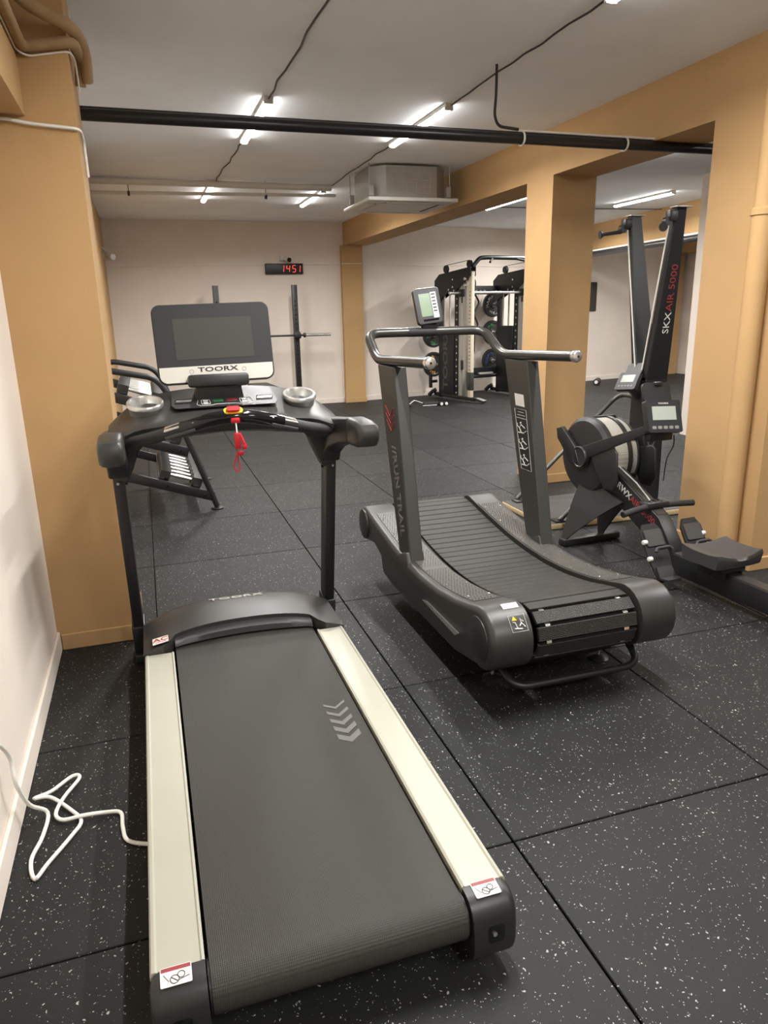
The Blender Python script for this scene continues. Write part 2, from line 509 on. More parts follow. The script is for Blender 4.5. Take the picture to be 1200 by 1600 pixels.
# ------------------------------------------------------------------ ceiling lamps
LG = 'LED battens on the ceiling'
def lamp(x, y, ln, label, drop=0.0, power=1.0, first=[None]):
    t = thing('batten_lamp', label, 'lamp', (x, y, CZ - drop), 0, LG)
    if drop:
        for sy in (-0.4, 0.4):
            part('hanger', MB().cyl((0, sy, 0), (0, sy, drop), 0.004, n=6), M_galv, t)
    if first[0] is None:
        hb = MB().box((0, 0, -0.014), (0.062, 1.27, 0.028), 0.004, seg=1).mesh('lamp_body', M_acw)
        n = 8
        prof = [(0.029 * math.cos(PI + PI * k / n), -0.029 + 0.020 * math.sin(PI + PI * k / n)) for k in range(n + 1)]
        df = MB().prism(prof, 'y', -0.612, 0.612).mesh('diffuser', M_lamp)
        ec = MB().box((0, 0, -0.036), (0.064, 0.022, 0.020), 0.004, seg=1)
        first[0] = (hb, df, ec.mesh('end_cap', M_acw))
    put('lamp_body', first[0][0], t); put('diffuser', first[0][1], t)
    for sy in (-1, 1):
        put('end_cap', first[0][2], t, (0, sy * 0.624, 0))
    ld = bpy.data.lights.new('batten_light', 'AREA')
    ld.shape = 'RECTANGLE'; ld.size = 0.05; ld.size_y = 1.2
    ld.energy = LAMP_W * power; ld.color = LAMP_COL; ld.spread = math.radians(162)
    lo_ = bpy.data.objects.new('batten_light', ld)
    COL.objects.link(lo_); lo_.parent = t; lo_.location = (0, 0, -0.052)
    return t
lamp(0.05, 4.35, 1.25, 'nearer LED batten of the left row, crossed by the black pipe')
lamp(-0.01, 7.8, 1.25, 'farther LED batten of the left row, near the grey pipes')
lamp(0.05, 0.75, 1.25, 'LED batten of the left row above the flat treadmill')
lamp(0.05, -2.9, 1.25, 'LED batten of the left row behind the viewer')
lamp(1.31, 1.07, 1.25, 'bright LED batten cut by the top edge of the view')
lamp(1.31, 4.23, 1.25, 'middle LED batten of the right row, crossed by the black pipe')
lamp(1.31, 8.03, 1.25, 'farthest LED batten of the right row beside the air conditioner')
lamp(1.31, -2.6, 1.25, 'LED batten of the right row behind the viewer')
lamp(3.68, 7.25, 1.25, 'LED batten seen through the opening left of the middle pillar', 0.09)
lamp(3.9, 4.33, 1.25, 'LED batten in the side bay crossed by the black pipe')
lamp(5.77, 7.35, 1.25, 'LED batten above the ski machine in the side bay')
lamp(3.9, 1.0, 1.25, 'LED batten in the side bay beyond the near pillar')
lamp(5.77, 1.6, 1.25, 'second LED batten in the side bay beyond the near pillar')
lamp(5.77, 9.5, 1.25, 'LED batten of the side bay hidden behind the middle pillar', power=1.9)  # extra lamp, added out of sight to brighten the far wall of the bay
lamp(8.9, 8.5, 1.25, 'LED batten at the far end of the side bay', power=2.0)

def wire(name, pts, r, m, label, fil=0.03, n=6, cat='cable', group=None):
    return solo(name, MB().tube(pts, r, n, fil), m, label, cat, group)
def wob(p, q, k, a, seed):
    rnd = random.Random(seed)
    p = Vector(p); q = Vector(q)
    return [p.lerp(q, i / k) + Vector((rnd.uniform(-a, a), rnd.uniform(-a, a), rnd.uniform(-a * .4, 0))) for i in range(k + 1)]
M_dwire = mat('dark_wire', (0.03, 0.03, 0.035, 1), 0.5)
wire('ceiling_wire', wob((0.06, -1.6, 2.945), (0.05, 3.72, 2.945), 26, 0.014, 1), 0.006, M_dwire, 'dark wire running along the ceiling to the left lamp row')
wire('ceiling_wire', wob((0.05, 4.99, 2.945), (0.0, 7.16, 2.945), 12, 0.014, 2), 0.006, M_dwire, 'dark wire between the two lamps of the left row')
wire('ceiling_wire', wob((1.31, 1.71, 2.945), (1.31, 3.59, 2.945), 12, 0.012, 3), 0.006, M_dwire, 'dark wire between the two nearer lamps of the right row')
wire('ceiling_wire', wob((1.31, 4.87, 2.945), (1.31, 7.39, 2.945), 12, 0.014, 5), 0.006, M_dwire, 'dark wire between the lamps of the right row behind the pipe')
wire('ceiling_wire', wob((3.2, 8.5, 2.945), (8.9, 8.15, 2.945), 16, 0.014, 6), 0.006, M_dwire, 'dark wire across the ceiling of the side bay')
# black pipe across the room with white and black cables
PY, PZ = 2.78, 2.575
bp = thing('black_pipe', 'long black pipe crossing the room below the ceiling', 'pipe', (0.7, PY, PZ))
part('main_pipe', MB().cyl((-2.15, 0, 0), (4.4, 0, -0.01), 0.031, n=20), M_pipe, bp)
part('thin_pipe', MB().cyl((-2.15, 0.016, 0.034), (4.4, 0.016, 0.024), 0.010, n=10), M_pipe, bp)
for x in (0.75, 1.5):
    part('cable_tie', MB().lathe([(0.038, -0.006), (0.042, -0.006), (0.042, 0.006), (0.038, 0.006)], (x, 0, -0.003), (1, 0, 0), 20), M_whitec, bp)
wire('white_lamp_cable', wob((1.42, PY - 0.012, PZ + 0.040), (3.6, PY - 0.012, PZ + 0.034), 14, 0.002, 8), 0.007, M_whitec, 'white cable strapped along the top of the black pipe')
wire('drop_cable', [(1.24, 2.72, 2.95), (1.245, 2.73, 2.8), (1.24, 2.74, 2.68), (1.28, 2.765, 2.63), (1.42, 2.77, 2.62)], 0.009, M_dwire, 'dark cable dropping from the ceiling onto the black pipe', 0.06)
# grey pipes further back
gp = thing('grey_duct', 'grey painted duct running under the ceiling before the air conditioner', 'duct', (0.1, 7.0, 2.92))
part('duct_run', MB().cyl((-1.5, 0, 0), (1.2, 0, -0.01), 0.036, n=16), M_gpipe, gp)
gp = thing('grey_water_pipe', 'thin pale grey pipe hung on rods below the grey duct', 'pipe', (0.1, 7.0, 2.80))
part('pipe_run', MB().cyl((-1.5, 0, 0), (1.25, 0, 0.03), 0.018, n=14), M_gpipe, gp)
for x in (-1.0, 0.45):
    hg = MB()
    hg.cyl((x, 0, 0.02), (x, 0, 0.16), 0.004, n=6)
    hg.lathe([(0.02, -0.012), (0.025, -0.012), (0.025, 0.012), (0.02, 0.012)], (x, 0, 0), (1, 0, 0), 12)
    part('hanger', hg, M_dwire, gp)
# insulated pipes at the top left
wire('insulated_pipe', [(-1.255, -4.9, 2.60), (-1.255, 1.84, 2.605), (-1.245, 1.885, 2.605), (-1.06, 1.885, 2.635), (-1.045, 2.06, 2.62), (-1.055, 2.10, 2.585), (-1.06, 2.11, 2.53)], 0.022, M_wrap,
     'lower ochre insulated pipe bending round the left column top', 0.04, 14, 'pipe')
wire('insulated_pipe', [(-1.245, -4.9, 2.68), (-1.235, 1.60, 2.70), (-1.19, 1.80, 2.715), (-1.07, 1.85, 2.685), (-1.03, 1.95, 2.66), (-1.025, 2.05, 2.61), (-1.03, 2.10, 2.55)], 0.025, M_wrap,
     'upper ochre insulated pipe sweeping round the left column top', 0.10, 14, 'pipe')
wire('thin_white_wire', [(-1.274, -4.9, 2.585), (-1.274, 1.86, 2.585), (-1.24, 1.905, 2.575), (-1.08, 1.905, 2.605), (-1.065, 1.98, 2.60), (-1.065, 2.04, 2.55), (-1.065, 2.07, 2.50)], 0.004, M_whitec, 'thin white wire following the insulated pipes', 0.03)
wire('white_column_cable', [(XL, 1.898, 2.34), (-1.36, 1.898, 2.345), (-1.27, 1.898, 2.33), (-1.075, 1.898, 2.318), (-1.072, 2.02, 2.295), (-1.072, 2.04, 2.22), (-1.072, 2.06, 2.16)], 0.007, M_whitec,
     'white cable across the front of the left ochre column', 0.03)
# ochre drain pipe on the near right pillar
dp = thing('drain_pipe', 'ochre vertical drain pipe on the near right pillar', 'pipe', (2.36, 1.715, 0))
part('pipe_run', MB().cyl((0, 0, 0), (0, 0, 2.045), 0.059, n=24), M_tan, dp)
part('socket', MB().cyl((0, 0, 2.03), (0, 0, CZ), 0.052, n=24), M_tan, dp)
part('collar', MB().lathe([(0.059, 2.02), (0.066, 2.02), (0.066, 2.05), (0.052, 2.06)]), M_tan, dp)
# pipe on the side bay beam
sp = thing('bay_pipe', 'black pipe with white cable under the side bay beam', 'pipe', (6.80, 8.5, 2.455))
part('pipe_run', MB().cyl((-0.37, -2.8, -0.02), (0.24, 2.8, -0.02), 0.045, n=14), M_pipe, sp)
part('white_cable', MB().cyl((-0.40, -2.8, 0.035), (0.21, 2.8, 0.035), 0.014, n=8), M_whitec, sp, label='white cable on top of the pipe')

# ------------------------------------------------------------------ air conditioner cassette
ac = thing('air_conditioner', 'grey ceiling cassette air conditioner with white grille panel', 'air conditioner', (1.80, 6.10, 2.595))
def octo(w_, c):
    h = w_ / 2
    return [(-h + c, -h), (h - c, -h), (h, -h + c), (h, h - c), (h - c, h), (-h + c, h), (-h, h - c), (-h, -h + c)]
part('casing', MB().prism(octo(0.80, 0.13), 'z', 0.045, 0.34), M_galv, ac, 20)
lp = MB()
for x0, z0, x1, z1 in ((-0.2, 0.09, 0.2, 0.09), (-0.2, 0.28, 0.2, 0.28), (-0.2, 0.09, -0.2, 0.28), (0.2, 0.09, 0.2, 0.28), (-0.2, 0.21, 0.2, 0.21), (-0.05, 0.09, -0.05, 0.19), (0.05, 0.09, 0.05, 0.19), (-0.05, 0.19, 0.05, 0.19)):
    lp.box(((x0 + x1) / 2, -0.402, (z0 + z1) / 2), (abs(x1 - x0) + 0.006, 0.006, abs(z1 - z0) + 0.006))
part('casing_rib', lp, M_upr, ac)
part('panel', MB().box((0, 0, 0.022), (0.95, 0.95, 0.036), 0.008), M_acw, ac)
gr = MB().box((0, 0, 0.0), (0.60, 0.60, 0.012), 0.004, seg=1)
part('intake_grille', gr, M_gpipe, ac)
for a in range(4):
    R4 = Matrix.Rotation(a * PI / 2, 4, 'Z')
    part('air_flap', MB().box((0, -0.385, 0.0), (0.52, 0.075, 0.010), 0.003, seg=1).xf(R4), M_acw, ac)
    part('outlet_slot', MB().box((0, -0.341, 0.002), (0.52, 0.012, 0.006)).xf(R4), M_joint, ac)
for sx, sy in ((-1, -1), (1, -1), (1, 1), (-1, 1)):
    part('hanging_rod', MB().cyl((sx * 0.43, sy * 0.35, 0.06), (sx * 0.43, sy * 0.35, 0.36), 0.006, n=8), M_galv, ac)
    part('hanging_bracket', MB().box((sx * 0.415, sy * 0.35, 0.11), (0.05, 0.04, 0.10), 0.004, seg=1), M_galv, ac)

# ------------------------------------------------------------------ wall devices
ck = thing('digital_clock', 'long black wall clock with red digits 14 51', 'clock', (1.40, 10.70, 2.235))
part('clock_case', MB().box((0, -0.028, 0), (0.62, 0.055, 0.165), 0.006), M_black, ck)
seg = {'1': 'bc', '4': 'fgbc', '5': 'afgcd'}
def seven(ch, x, mbx):
    w_, h = 0.050, 0.052
    sh = lambda z: 0.12 * z
    S = {'a': ((-.5, 1), (.5, 1)), 'b': ((.5, 1), (.5, 0)), 'c': ((.5, 0), (.5, -1)), 'd': ((-.5, -1), (.5, -1)), 'e': ((-.5, 0), (-.5, -1)), 'f': ((-.5, 1), (-.5, 0)), 'g': ((-.5, 0), (.5, 0))}
    for k in seg[ch]:
        (ax, az), (bx, bz) = S[k]
        p = Vector((x + ax * w_ + sh(az * h), -0.058, az * h)); q = Vector((x + bx * w_ + sh(bz * h), -0.058, bz * h))
        d = (q - p) * 0.08
        mbx.bar(p + d, q - d, 0.0075, 0.004, 0, (0, 1, 0))
for ch, x in (('1', -0.035), ('4', 0.062), ('5', 0.160), ('1', 0.235)):
    dg_ = MB()
    seven(ch, x, dg_)
    o = part('red_digit', dg_, M_led, ck); o['kind'] = 'stuff'

def camera_dev(loc, label, yaw):
    t = thing('security_camera', label, 'camera', loc, yaw)
    return t
c1 = camera_dev((1.40, 10.70, 2.40), 'small white security camera above the digital clock', 0)
part('mount_box', MB().box((-0.02, -0.035, 0), (0.085, 0.07, 0.085), 0.006), M_acw, c1)
part('camera_body', MB().cyl((0.0, -0.06, -0.01), (0.075, -0.15, -0.035), 0.032, n=14, bev=0.006), M_acw, c1)
part('lens', MB().cyl((0.06, -0.132, -0.03), (0.082, -0.158, -0.037), 0.034, n=14), M_gloss, c1, label='black lens')
c2 = camera_dev((-1.34, 9.95, 2.37), 'white bullet camera on the left ochre corner pilaster', 0)
part('mount_box', MB().cyl((0, 0, 0), (0.06, 0, 0), 0.055, n=16, bev=0.006), M_acw, c2)
part('camera_body', MB().lathe([(0.0, -0.09), (0.05, -0.09), (0.058, -0.07), (0.058, 0.05), (0.04, 0.085), (0.0, 0.095)], (0.10, -0.06, 0.0), (0.6, -1, -0.15), 16), M_acw, c2)
part('bracket_arm', MB().tube([(0.02, -0.3, 0.10), (0.02, -0.1, 0.1), (0.06, -0.02, 0.08), (0.08, -0.03, 0.04)], 0.01, 6, 0.03), M_acw, c2)
wire('thin_wall_cable', wob((-1.30, 10.69, 2.28), (2.34, 10.69, 2.31), 24, 0.012, 11)[0:] , 0.005, M_whitec, 'thin white cable along the far wall past the clock')
wire('thin_wall_cable', [(2.35, 10.585, 2.31), (2.74, 10.585, 2.31), (2.75, 10.74, 2.30)] + [Vector((2.9 + k * 0.5, 10.79 + k * 0.0994, 2.30 + 0.01 * math.sin(k * 2))) for k in range(9)], 0.005, M_whitec, 'thin white cable along the far wall right of the corner pillar', 0.01)
nb = thing('wall_panel', 'dark grey panel on the far wall beside the middle pillar', 'panel', (7.94, 11.80, 1.72), 0.196)
part('board', MB().box((0, -0.02, 0), (0.36, 0.03, 0.56), 0.004), M_post, nb)
part('panel_frame', MB().box((0, -0.008, 0), (0.38, 0.016, 0.58), 0.003), M_black, nb)
wc = thing('wall_box', 'dark box high on the end wall of the side bay', 'wall unit', (10.70, 11.45, 2.32))
part('case', MB().box((-0.05, 0, 0), (0.1, 0.5, 0.17), 0.006), M_gloss, wc)
part('back_plate', MB().box((-0.006, 0, 0), (0.012, 0.54, 0.2), 0.003), M_black, wc)

# ------------------------------------------------------------------ flat treadmill
def sep(name, mbs, m, parent, ang=35):
    return [part(name, b, m, parent, ang) for b in mbs]
ta = thing('treadmill', 'flat black treadmill with cream side rails and tilted screen', 'treadmill', (-0.62, 0, 0))
HX, HI = 0.425, 0.308
for sx in (-1, 1):
    # side rail with a raised lip on either edge
    prof = [(HI, 0.150), (HI, 0.203), (HI + 0.006, 0.206), (HI + 0.010, 0.2015), (HX - 0.016, 0.2015), (HX - 0.011, 0.2045), (HX - 0.004, 0.2025), (HX, 0.196), (HX, 0.135)]
    part('side_rail', MB().prism([(sx * x, z) for x, z in prof], 'y', -0.312, 1.262), M_alu, ta, 25)
    part('frame_beam', MB().box((sx * 0.365, 0.5, 0.092), (0.10, 1.62, 0.085), 0.006), M_black, ta)
    # rear end cap
    ecp = [(-0.312, 0.2035), (-0.338, 0.2025), (-0.358, 0.196), (-0.374, 0.182), (-0.384, 0.160), (-0.390, 0.12), (-0.390, 0.075), (-0.384, 0.055), (-0.365, 0.045), (-0.312, 0.045)]
    c = part('rear_end_cap', MB().prism(ecp, 'x', min(sx * HI, sx * (HX + 0.002)), max(sx * HI, sx * (HX + 0.002)), 0.022, 1 if sx > 0 else 0), M_plast, ta)
    cx = sx * 0.366
    part('bolt_pocket', MB().plate([(cx + x, -0.3885, 0.118 + z) for x, z in rrect(0.042, 0.048, 0.010)], (0, -1, 0), 0.0025), M_gloss, c)
    part('bolt', MB().cyl((cx - 0.006, -0.389, 0.122), (cx - 0.006, -0.395, 0.122), 0.006, n=6), M_chrome, c)
    # warning sticker, red bar and drawing
    B = basis((sx * 0.366 - 0.004, -0.3325, 0.2035), (1, 0, 0), (0, 0.95, 0.10))
    st = part('warning_sticker', MB().plate(onb(B, rrect(0.066, 0.046, 0.003, 2)), B.col[2][:3], 0.0012), M_stick, c)
    pr = MB().plate(onb(B, [(-0.031, 0.012), (0.031, 0.012), (0.031, 0.021), (-0.031, 0.021)], 0.0013), B.col[2][:3], 0.0004)
    put('red_band', pr.mesh('red_band', M_redd), c)
    dr = MB()
    for ox, rad in ((-0.003, 0.0095), (0.011, 0.0075)):
        oy = -0.009 if ox < 0 else -0.001
        pts = [B @ Vector((ox + rad * math.cos(k * PI / 8), oy + rad * math.sin(k * PI / 8), 0.0016)) for k in range(16)]
        dr.tube(pts, 0.0009, 5, closed=True)
    dr.tube([B @ Vector((-0.010, -0.003, 0.0016)), B @ Vector((0.004, -0.015, 0.0016))], 0.0009, 5)
    dr.tube([B @ Vector((-0.026, 0.006, 0.0016)), B @ Vector((-0.015, -0.012, 0.0016))], 0.0006, 5)
    dr.tube([B @ Vector((0.004, -0.013, 0.0016)), B @ Vector((0.028, -0.007, 0.0016))], 0.0009, 5)
    o = put('warning_drawing', dr.mesh('warning_drawing', M_black), c); o['kind'] = 'stuff'
# belt: flat top wrapped over the rear roller
bp_ = [(1.40, 0.190)]
RC = (-0.318, 0.134, 0.058)
bp_ += [(-0.25, 0.1925)]
for k in range(13):
    a = PI / 2 + PI * k / 12
    bp_.append((RC[0] + RC[2] * math.cos(a), RC[1] + RC[2] * math.sin(a)))
bp_ += [(1.40, 0.076)]
inn = [(y + (0.003 if y < -0.3 else 0), z) for y, z in bp_]
belt = MB().loft([[(x, y, z) for y, z in bp_] for x in (-0.300, 0.300)], cap=False, closed=False)
part('running_belt', belt, M_belt, ta, 60)
part('rear_roller', MB().cyl((-0.305, RC[0], RC[1]), (0.305, RC[0], RC[1]), RC[2] - 0.003, n=24), M_black, ta)
part('deck_board', MB().box((0, 0.52, 0.135), (0.60, 1.5, 0.08), 0.004, seg=1), M_black, ta)
for k in range(5):
    y0 = 0.635 - k * 0.050; tx = 0.0075 + k * 0.0022
    x0, x1, xm = 0.192, 0.268, 0.230 - 0.004
    P5 = [(x0 - 0.004, y0 + 0.018), (xm, y0 - 0.012), (x1, y0 + 0.026), (x1, y0 + 0.026 - 2 * tx), (xm, y0 - 0.012 - 2 * tx), (x0 - 0.004, y0 + 0.018 - 2 * tx)]
    m_ = MB()
    # two mitred arms
    m_.plate([(P5[i][0], P5[i][1], 0.1923) for i in (0, 1, 4, 5)], (0, 0, 1), 0.0004)
    m_.plate([(P5[i][0], P5[i][1], 0.1923) for i in (1, 2, 3, 4)], (0, 0, 1), 0.0004)
    part('belt_chevron', m_, M_chev, ta, label='grey printed chevron')
# motor hood
NX, NV = 33, 13
def hood_z(x):
    return 0.206 + 0.052 * (1 - abs(x / 0.43) ** 3.2)
def hood_front(x):
    ax = abs(x)
    if ax > 0.330: return 1.262
    if ax > 0.285:
        t = (ax - 0.285) / 0.045
        return 1.355 - 0.093 * t * t
    return 1.355 + 0.035 * (1 - (ax / 0.285) ** 2)
rows = []
for i in range(NX):
    x = -0.43 + 0.86 * i / (NX - 1)
    f = hood_front(x); bk = 1.70 - 0.05 * abs(x / 0.43) ** 2
    zt = hood_z(x)
    sec = [(x, f + 0.004, 0.195), (x, f, 0.205 if abs(x) > 0.33 else zt - 0.012)]
    for k in range(NV):
        t = k / (NV - 1)
        y = f + (bk - f) * t
        zz = zt + 0.018 * math.sin(PI * min(1, t * 1.0)) * (1 - abs(x / 0.43) ** 4)
        if t > 0.8: zz -= 0.045 * ((t - 0.8) / 0.2) ** 2
        sec.append((x, y, zz))
    sec += [(x, bk + 0.012, zt - 0.09), (x, bk + 0.012, 0.04), (x, f + 0.03, 0.04)]
    rows.append(sec)
hood = part('motor_hood', MB().loft(rows), M_plast2, ta, 40)
lip = MB()
L2 = []
for i in range(23):
    x = -0.300 + 0.6 * i / 22
    f = hood_front(x)
    zt = hood_z(x)
    L2.append([(x, f + 0.01, zt - 0.014), (x, f - 0.012, zt - 0.020), (x, f - 0.030, zt - 0.034), (x, f - 0.036, 0.200), (x, f + 0.01, 0.197)])
part('hood_lip', lip.loft(L2), M_plast, ta)
B = basis((-0.005, 1.60, hood_z(0) + 0.0168), (1, 0, 0), (0, 1, -0.105))
put('maker_lettering', text_mesh('TOORX', 0.040, M_whitep, B, 1.75, 'maker_lettering', 0.0022), ta)
B = basis((-0.357, 1.315, 0.2385), (1, 0, 0.18), (0, 1, 0.07))
st = part('motor_sticker', MB().plate(onb(B, rrect(0.074, 0.062, 0.004, 2)), B.col[2][:3], 0.002), M_black, ta)
put('sticker_face', MB().plate(onb(B, rrect(0.066, 0.054, 0.003, 2), 0.0021), B.col[2][:3], 0.0006).mesh('sticker_face', M_stick), st)
put('sticker_letters', text_mesh('AC', 0.040, M_redp, Matrix.Translation(B.col[2].xyz * 0.003 + B.col[1].xyz * 0.005) @ B, 1.15, 'sticker_letters'), st)
put('sticker_letters', text_mesh('MOTOR', 0.008, M_redp, Matrix.Translation(B.col[2].xyz * 0.003 - B.col[1].xyz * 0.015) @ B, 1.5, 'sticker_letters'), st)
# uprights, boots and side arms
for sx in (-1, 1):
    bot = Vector((sx * 0.452, 1.66, 0.20)); top = Vector((sx * 0.452, 1.50, 0.96))
    part('upright', MB().bar(bot - (top - bot) * 0.05, top, 0.046, 0.10, 0.006, (0, 1, 0)), M_black, ta)
    d = (bot - top).normalized()
    bt = part('upright_boot', MB().bar(bot + d * 0.0, bot + d * 0.15, 0.060, 0.118, 0.008, (0, 1, 0)), M_plast, ta)
    part('boot_foot', MB().box((sx * 0.452, 1.70, 0.022), (0.062, 0.16, 0.044), 0.008), M_plast, ta)
    for k, (dy, dz) in enumerate(((-0.025, 0.0), (0.02, -0.015))):
        part('upright_bolt', MB().cyl((sx * (0.452 - 0.022), 1.512 + dy, 0.90 + dz), (sx * (0.452 - 0.030), 1.512 + dy, 0.90 + dz), 0.008, n=10), M_gloss, ta)
    part('upright_bolt', MB().cyl((sx * 0.456, 1.468, 0.905), (sx * 0.456, 1.45, 0.900), 0.006, n=8), M_chrome, ta)
    # arm: outline in (y, z), inner core flares outwards to the user's end
    arm = [(1.56, 0.93), (1.575, 1.04), (1.56, 1.09), (1.50, 1.115), (1.30, 1.135), (1.17, 1.150), (1.17, 1.045), (1.27, 1.030), (1.36, 1.00), (1.42, 0.96), (1.44, 0.925)]
    fl_ = 0.055 if sx > 0 else 0.0
    a0, a1 = sorted((sx * 0.405, sx * 0.490))
    mb = MB().prism(arm, 'x', a0, a1, 0.012)
    for v in mb.bm.verts:
        v.co.x += sx * fl_ * max(0, (1.42 - v.co.y)) / 0.3
    part('side_arm', mb, M_plast, ta)
    ac_ = [(1.175, 1.153), (1.10, 1.147), (1.062, 1.135), (1.048, 1.11), (1.050, 1.075), (1.066, 1.048), (1.10, 1.040), (1.175, 1.042)]
    a0, a1 = sorted((sx * 0.402, sx * 0.493))
    mb = MB().prism(ac_, 'x', a0, a1, 0.022)
    for v in mb.bm.verts:
        v.co.x += sx * fl_ * max(0, (1.42 - v.co.y)) / 0.3
    part('arm_end_cap', mb, M_plast2, ta)
    # gusset under the console flowing into the upright
    gus = [(0.47, 1.12), (0.47, 0.92), (0.415, 0.90), (0.39, 0.955), (0.36, 1.03), (0.30, 1.09), (0.25, 1.12)]
    part('gusset', MB().prism([(sx * x, z) for x, z in gus], 'y', 1.44, 1.56, 0.01), M_plast, ta)
# console shelf: sections across x
secs = []
for i in range(29):
    x = -0.465 + 0.93 * i / 28
    ax = abs(x) / 0.465
    zf = 1.174 - 0.036 * ax ** 2 - 0.03 * max(0, ax - 0.75) / 0.25
    yf = 1.295 - 0.02 * (1 - ax ** 2)
    yb = 1.60 - 0.10 * ax ** 3
    zb = zf + 0.092 - 0.060 * ax ** 4
    secs.append([(x, yf, zf - 0.028), (x, yf - 0.006, zf - 0.012), (x, yf + 0.012, zf), (x, yf + 0.05, zf + 0.008), (x, (yf + yb) / 2, (zf + zb) / 2 + 0.004),
                 (x, yb - 0.03, zb), (x, yb, zb - 0.02), (x, yb - 0.01, zb - 0.085), (x, yf + 0.10, zf - 0.095 + 0.02 * (1 - ax)), (x, yf + 0.03, zf - 0.060)])
part('console_shelf', MB().loft(secs), M_plast2, ta, 40)
CB = basis((0, 1.43, 1.2235), (1, 0, 0), (0, 0.305, 0.088))
cp = part('control_panel', MB().plate(onb(CB, [(-0.20, -0.075), (0.20, -0.075), (0.215, -0.04), (0.205, 0.10), (0.17, 0.115), (-0.17, 0.115), (-0.205, 0.10), (-0.215, -0.04)]), CB.col[2][:3], 0.003), M_plast, ta)
for sx in (-1, 1):
    put('fan_grille', MB().plate(onb(CB, [(sx * 0.185 + x - 0.02 * sx, y - 0.005) for x, y in ((-0.038, -0.022), (0.030, -0.022), (0.042, 0.024), (-0.030, 0.024))], 0.0032), CB.col[2][:3], 0.001).mesh('fan_grille', M_gloss), cp)
    put('label_plate', MB().plate(onb(CB, [(sx * 0.165 + x, y - 0.007) for x, y in ((-0.032, -0.006), (0.028, -0.006), (0.034, 0.014), (-0.026, 0.014))], 0.0044), CB.col[2][:3], 0.0006).mesh('label_plate', M_silver), cp)
def outline(Bm, pts, h, r):
    return MB().tube([Bm @ Vector((p[0], p[1], h)) for p in pts], r, 5, closed=True)
put('panel_outline', outline(CB, [(-0.115, -0.045), (-0.10, -0.060), (-0.065, -0.060), (-0.035, -0.050), (0.035, -0.050), (0.065, -0.060), (0.10, -0.060), (0.115, -0.045), (0.105, 0.010), (-0.105, 0.010)], 0.0035, 0.0012).mesh('panel_outline', M_whitep), cp)
for sx in (-1, 1):
    put('key_outline', outline(CB, [(sx * 0.078 + x, -0.023 + y) for x, y in rrect(0.034, 0.046, 0.006, 2)], 0.0035, 0.0012).mesh('key_outline', M_whitep), cp)
    for dy in (-0.011, 0.011):
        put('key', MB().plate(onb(CB, [(sx * 0.078 + x, -0.023 + dy + y) for x, y in rrect(0.020, 0.012, 0.004, 2)], 0.0032), CB.col[2][:3], 0.0012).mesh('key', M_whitep), cp)
put('start_key', outline(CB, [(-0.028 + x, -0.012 + y) for x, y in rrect(0.044, 0.018, 0.008, 3)], 0.0035, 0.0012).mesh('start_key', M_greenp), cp)
put('start_lettering', text_mesh('START', 0.010, M_greenp, Matrix.Translation(CB.col[2].xyz * 0.0035) @ CB @ Matrix.Translation((-0.028, -0.012, 0)), 1.1, 'start_lettering'), cp)
put('stop_key', outline(CB, [(0.028 + x, -0.012 + y) for x, y in rrect(0.044, 0.018, 0.008, 3)], 0.0035, 0.0012).mesh('stop_key', M_redp), cp)
put('stop_lettering', text_mesh('STOP', 0.010, M_redp, Matrix.Translation(CB.col[2].xyz * 0.0035) @ CB @ Matrix.Translation((0.028, -0.012, 0)), 1.1, 'stop_lettering'), cp)
for sx in (-1, 1):
    cx, cy, cz = sx * 0.315, 1.43, 1.212
    ring = part('cup_holder', MB().lathe([(0.046, -0.055), (0.060, -0.05), (0.0665, 0.004), (0.0725, 0.008), (0.0725, 0.018), (0.068, 0.024), (0.060, 0.023), (0.054, 0.012), (0.047, -0.030), (0.0, -0.034)], (cx, cy, cz), (0, -0.30, 1), 36), M_silver, ta, 50, 'silver cup holder')
# grip bar arched in front of the console
gb = [(-0.41, 1.315, 1.085), (-0.30, 1.235, 1.115), (-0.14, 1.155, 1.168), (-0.05, 1.140, 1.190), (0.05, 1.140, 1.190), (0.14, 1.155, 1.168), (0.30, 1.235, 1.115), (0.41, 1.315, 1.085)]
part('grip_bar', MB().tube(gb, 0.0235, 16, 0.06), M_grip, ta, 60)
part('grip_centre', MB().tube([(-0.19, 1.1775, 1.153), (-0.14, 1.156, 1.169), (-0.05, 1.140, 1.191), (0.05, 1.140, 1.191), (0.14, 1.156, 1.169), (0.19, 1.1775, 1.153)], 0.026, 16, 0.05), M_gloss, ta, 60)
for sx in (-1, 1):
    for lift in ((0.0255, 0.6), ):
        a = Vector((sx * 0.145, 1.146, 1.184)); b_ = Vector((sx * 0.255, 1.198, 1.148))
        part('pulse_sensor', MB().bar(a, b_, 0.028, 0.006, 0.002, (0, -0.55, 0.8)), M_silver, ta)
        a = Vector((sx * 0.145, 1.135, 1.152)); b_ = Vector((sx * 0.255, 1.187, 1.117))
        part('pulse_sensor', MB().bar(a, b_, 0.012, 0.006, 0.002, (0, -0.9, -0.3)), M_dimp, ta)
KB = basis((0.0, 1.128, 1.2125), (1, 0, 0), (0, 0.75, 0.55))
kb = part('safety_key_base', MB().plate(onb(KB, rrect(0.072, 0.030, 0.014)), KB.col[2][:3], 0.006), M_yel, ta)
put('safety_key', MB().plate(onb(KB, rrect(0.050, 0.024, 0.010), 0.006), KB.col[2][:3], 0.010).mesh('safety_key', M_red), kb)
put('key_stem', MB().box((0.002, 1.100, 1.181), (0.034, 0.02, 0.018), 0.004).mesh('key_stem', M_red), kb)
put('key_cord', MB().cyl((0.003, 1.095, 1.175), (0.003, 1.085, 1.135), 0.0028, n=8).mesh('key_cord', M_whitec), kb)
cb_ = MB()
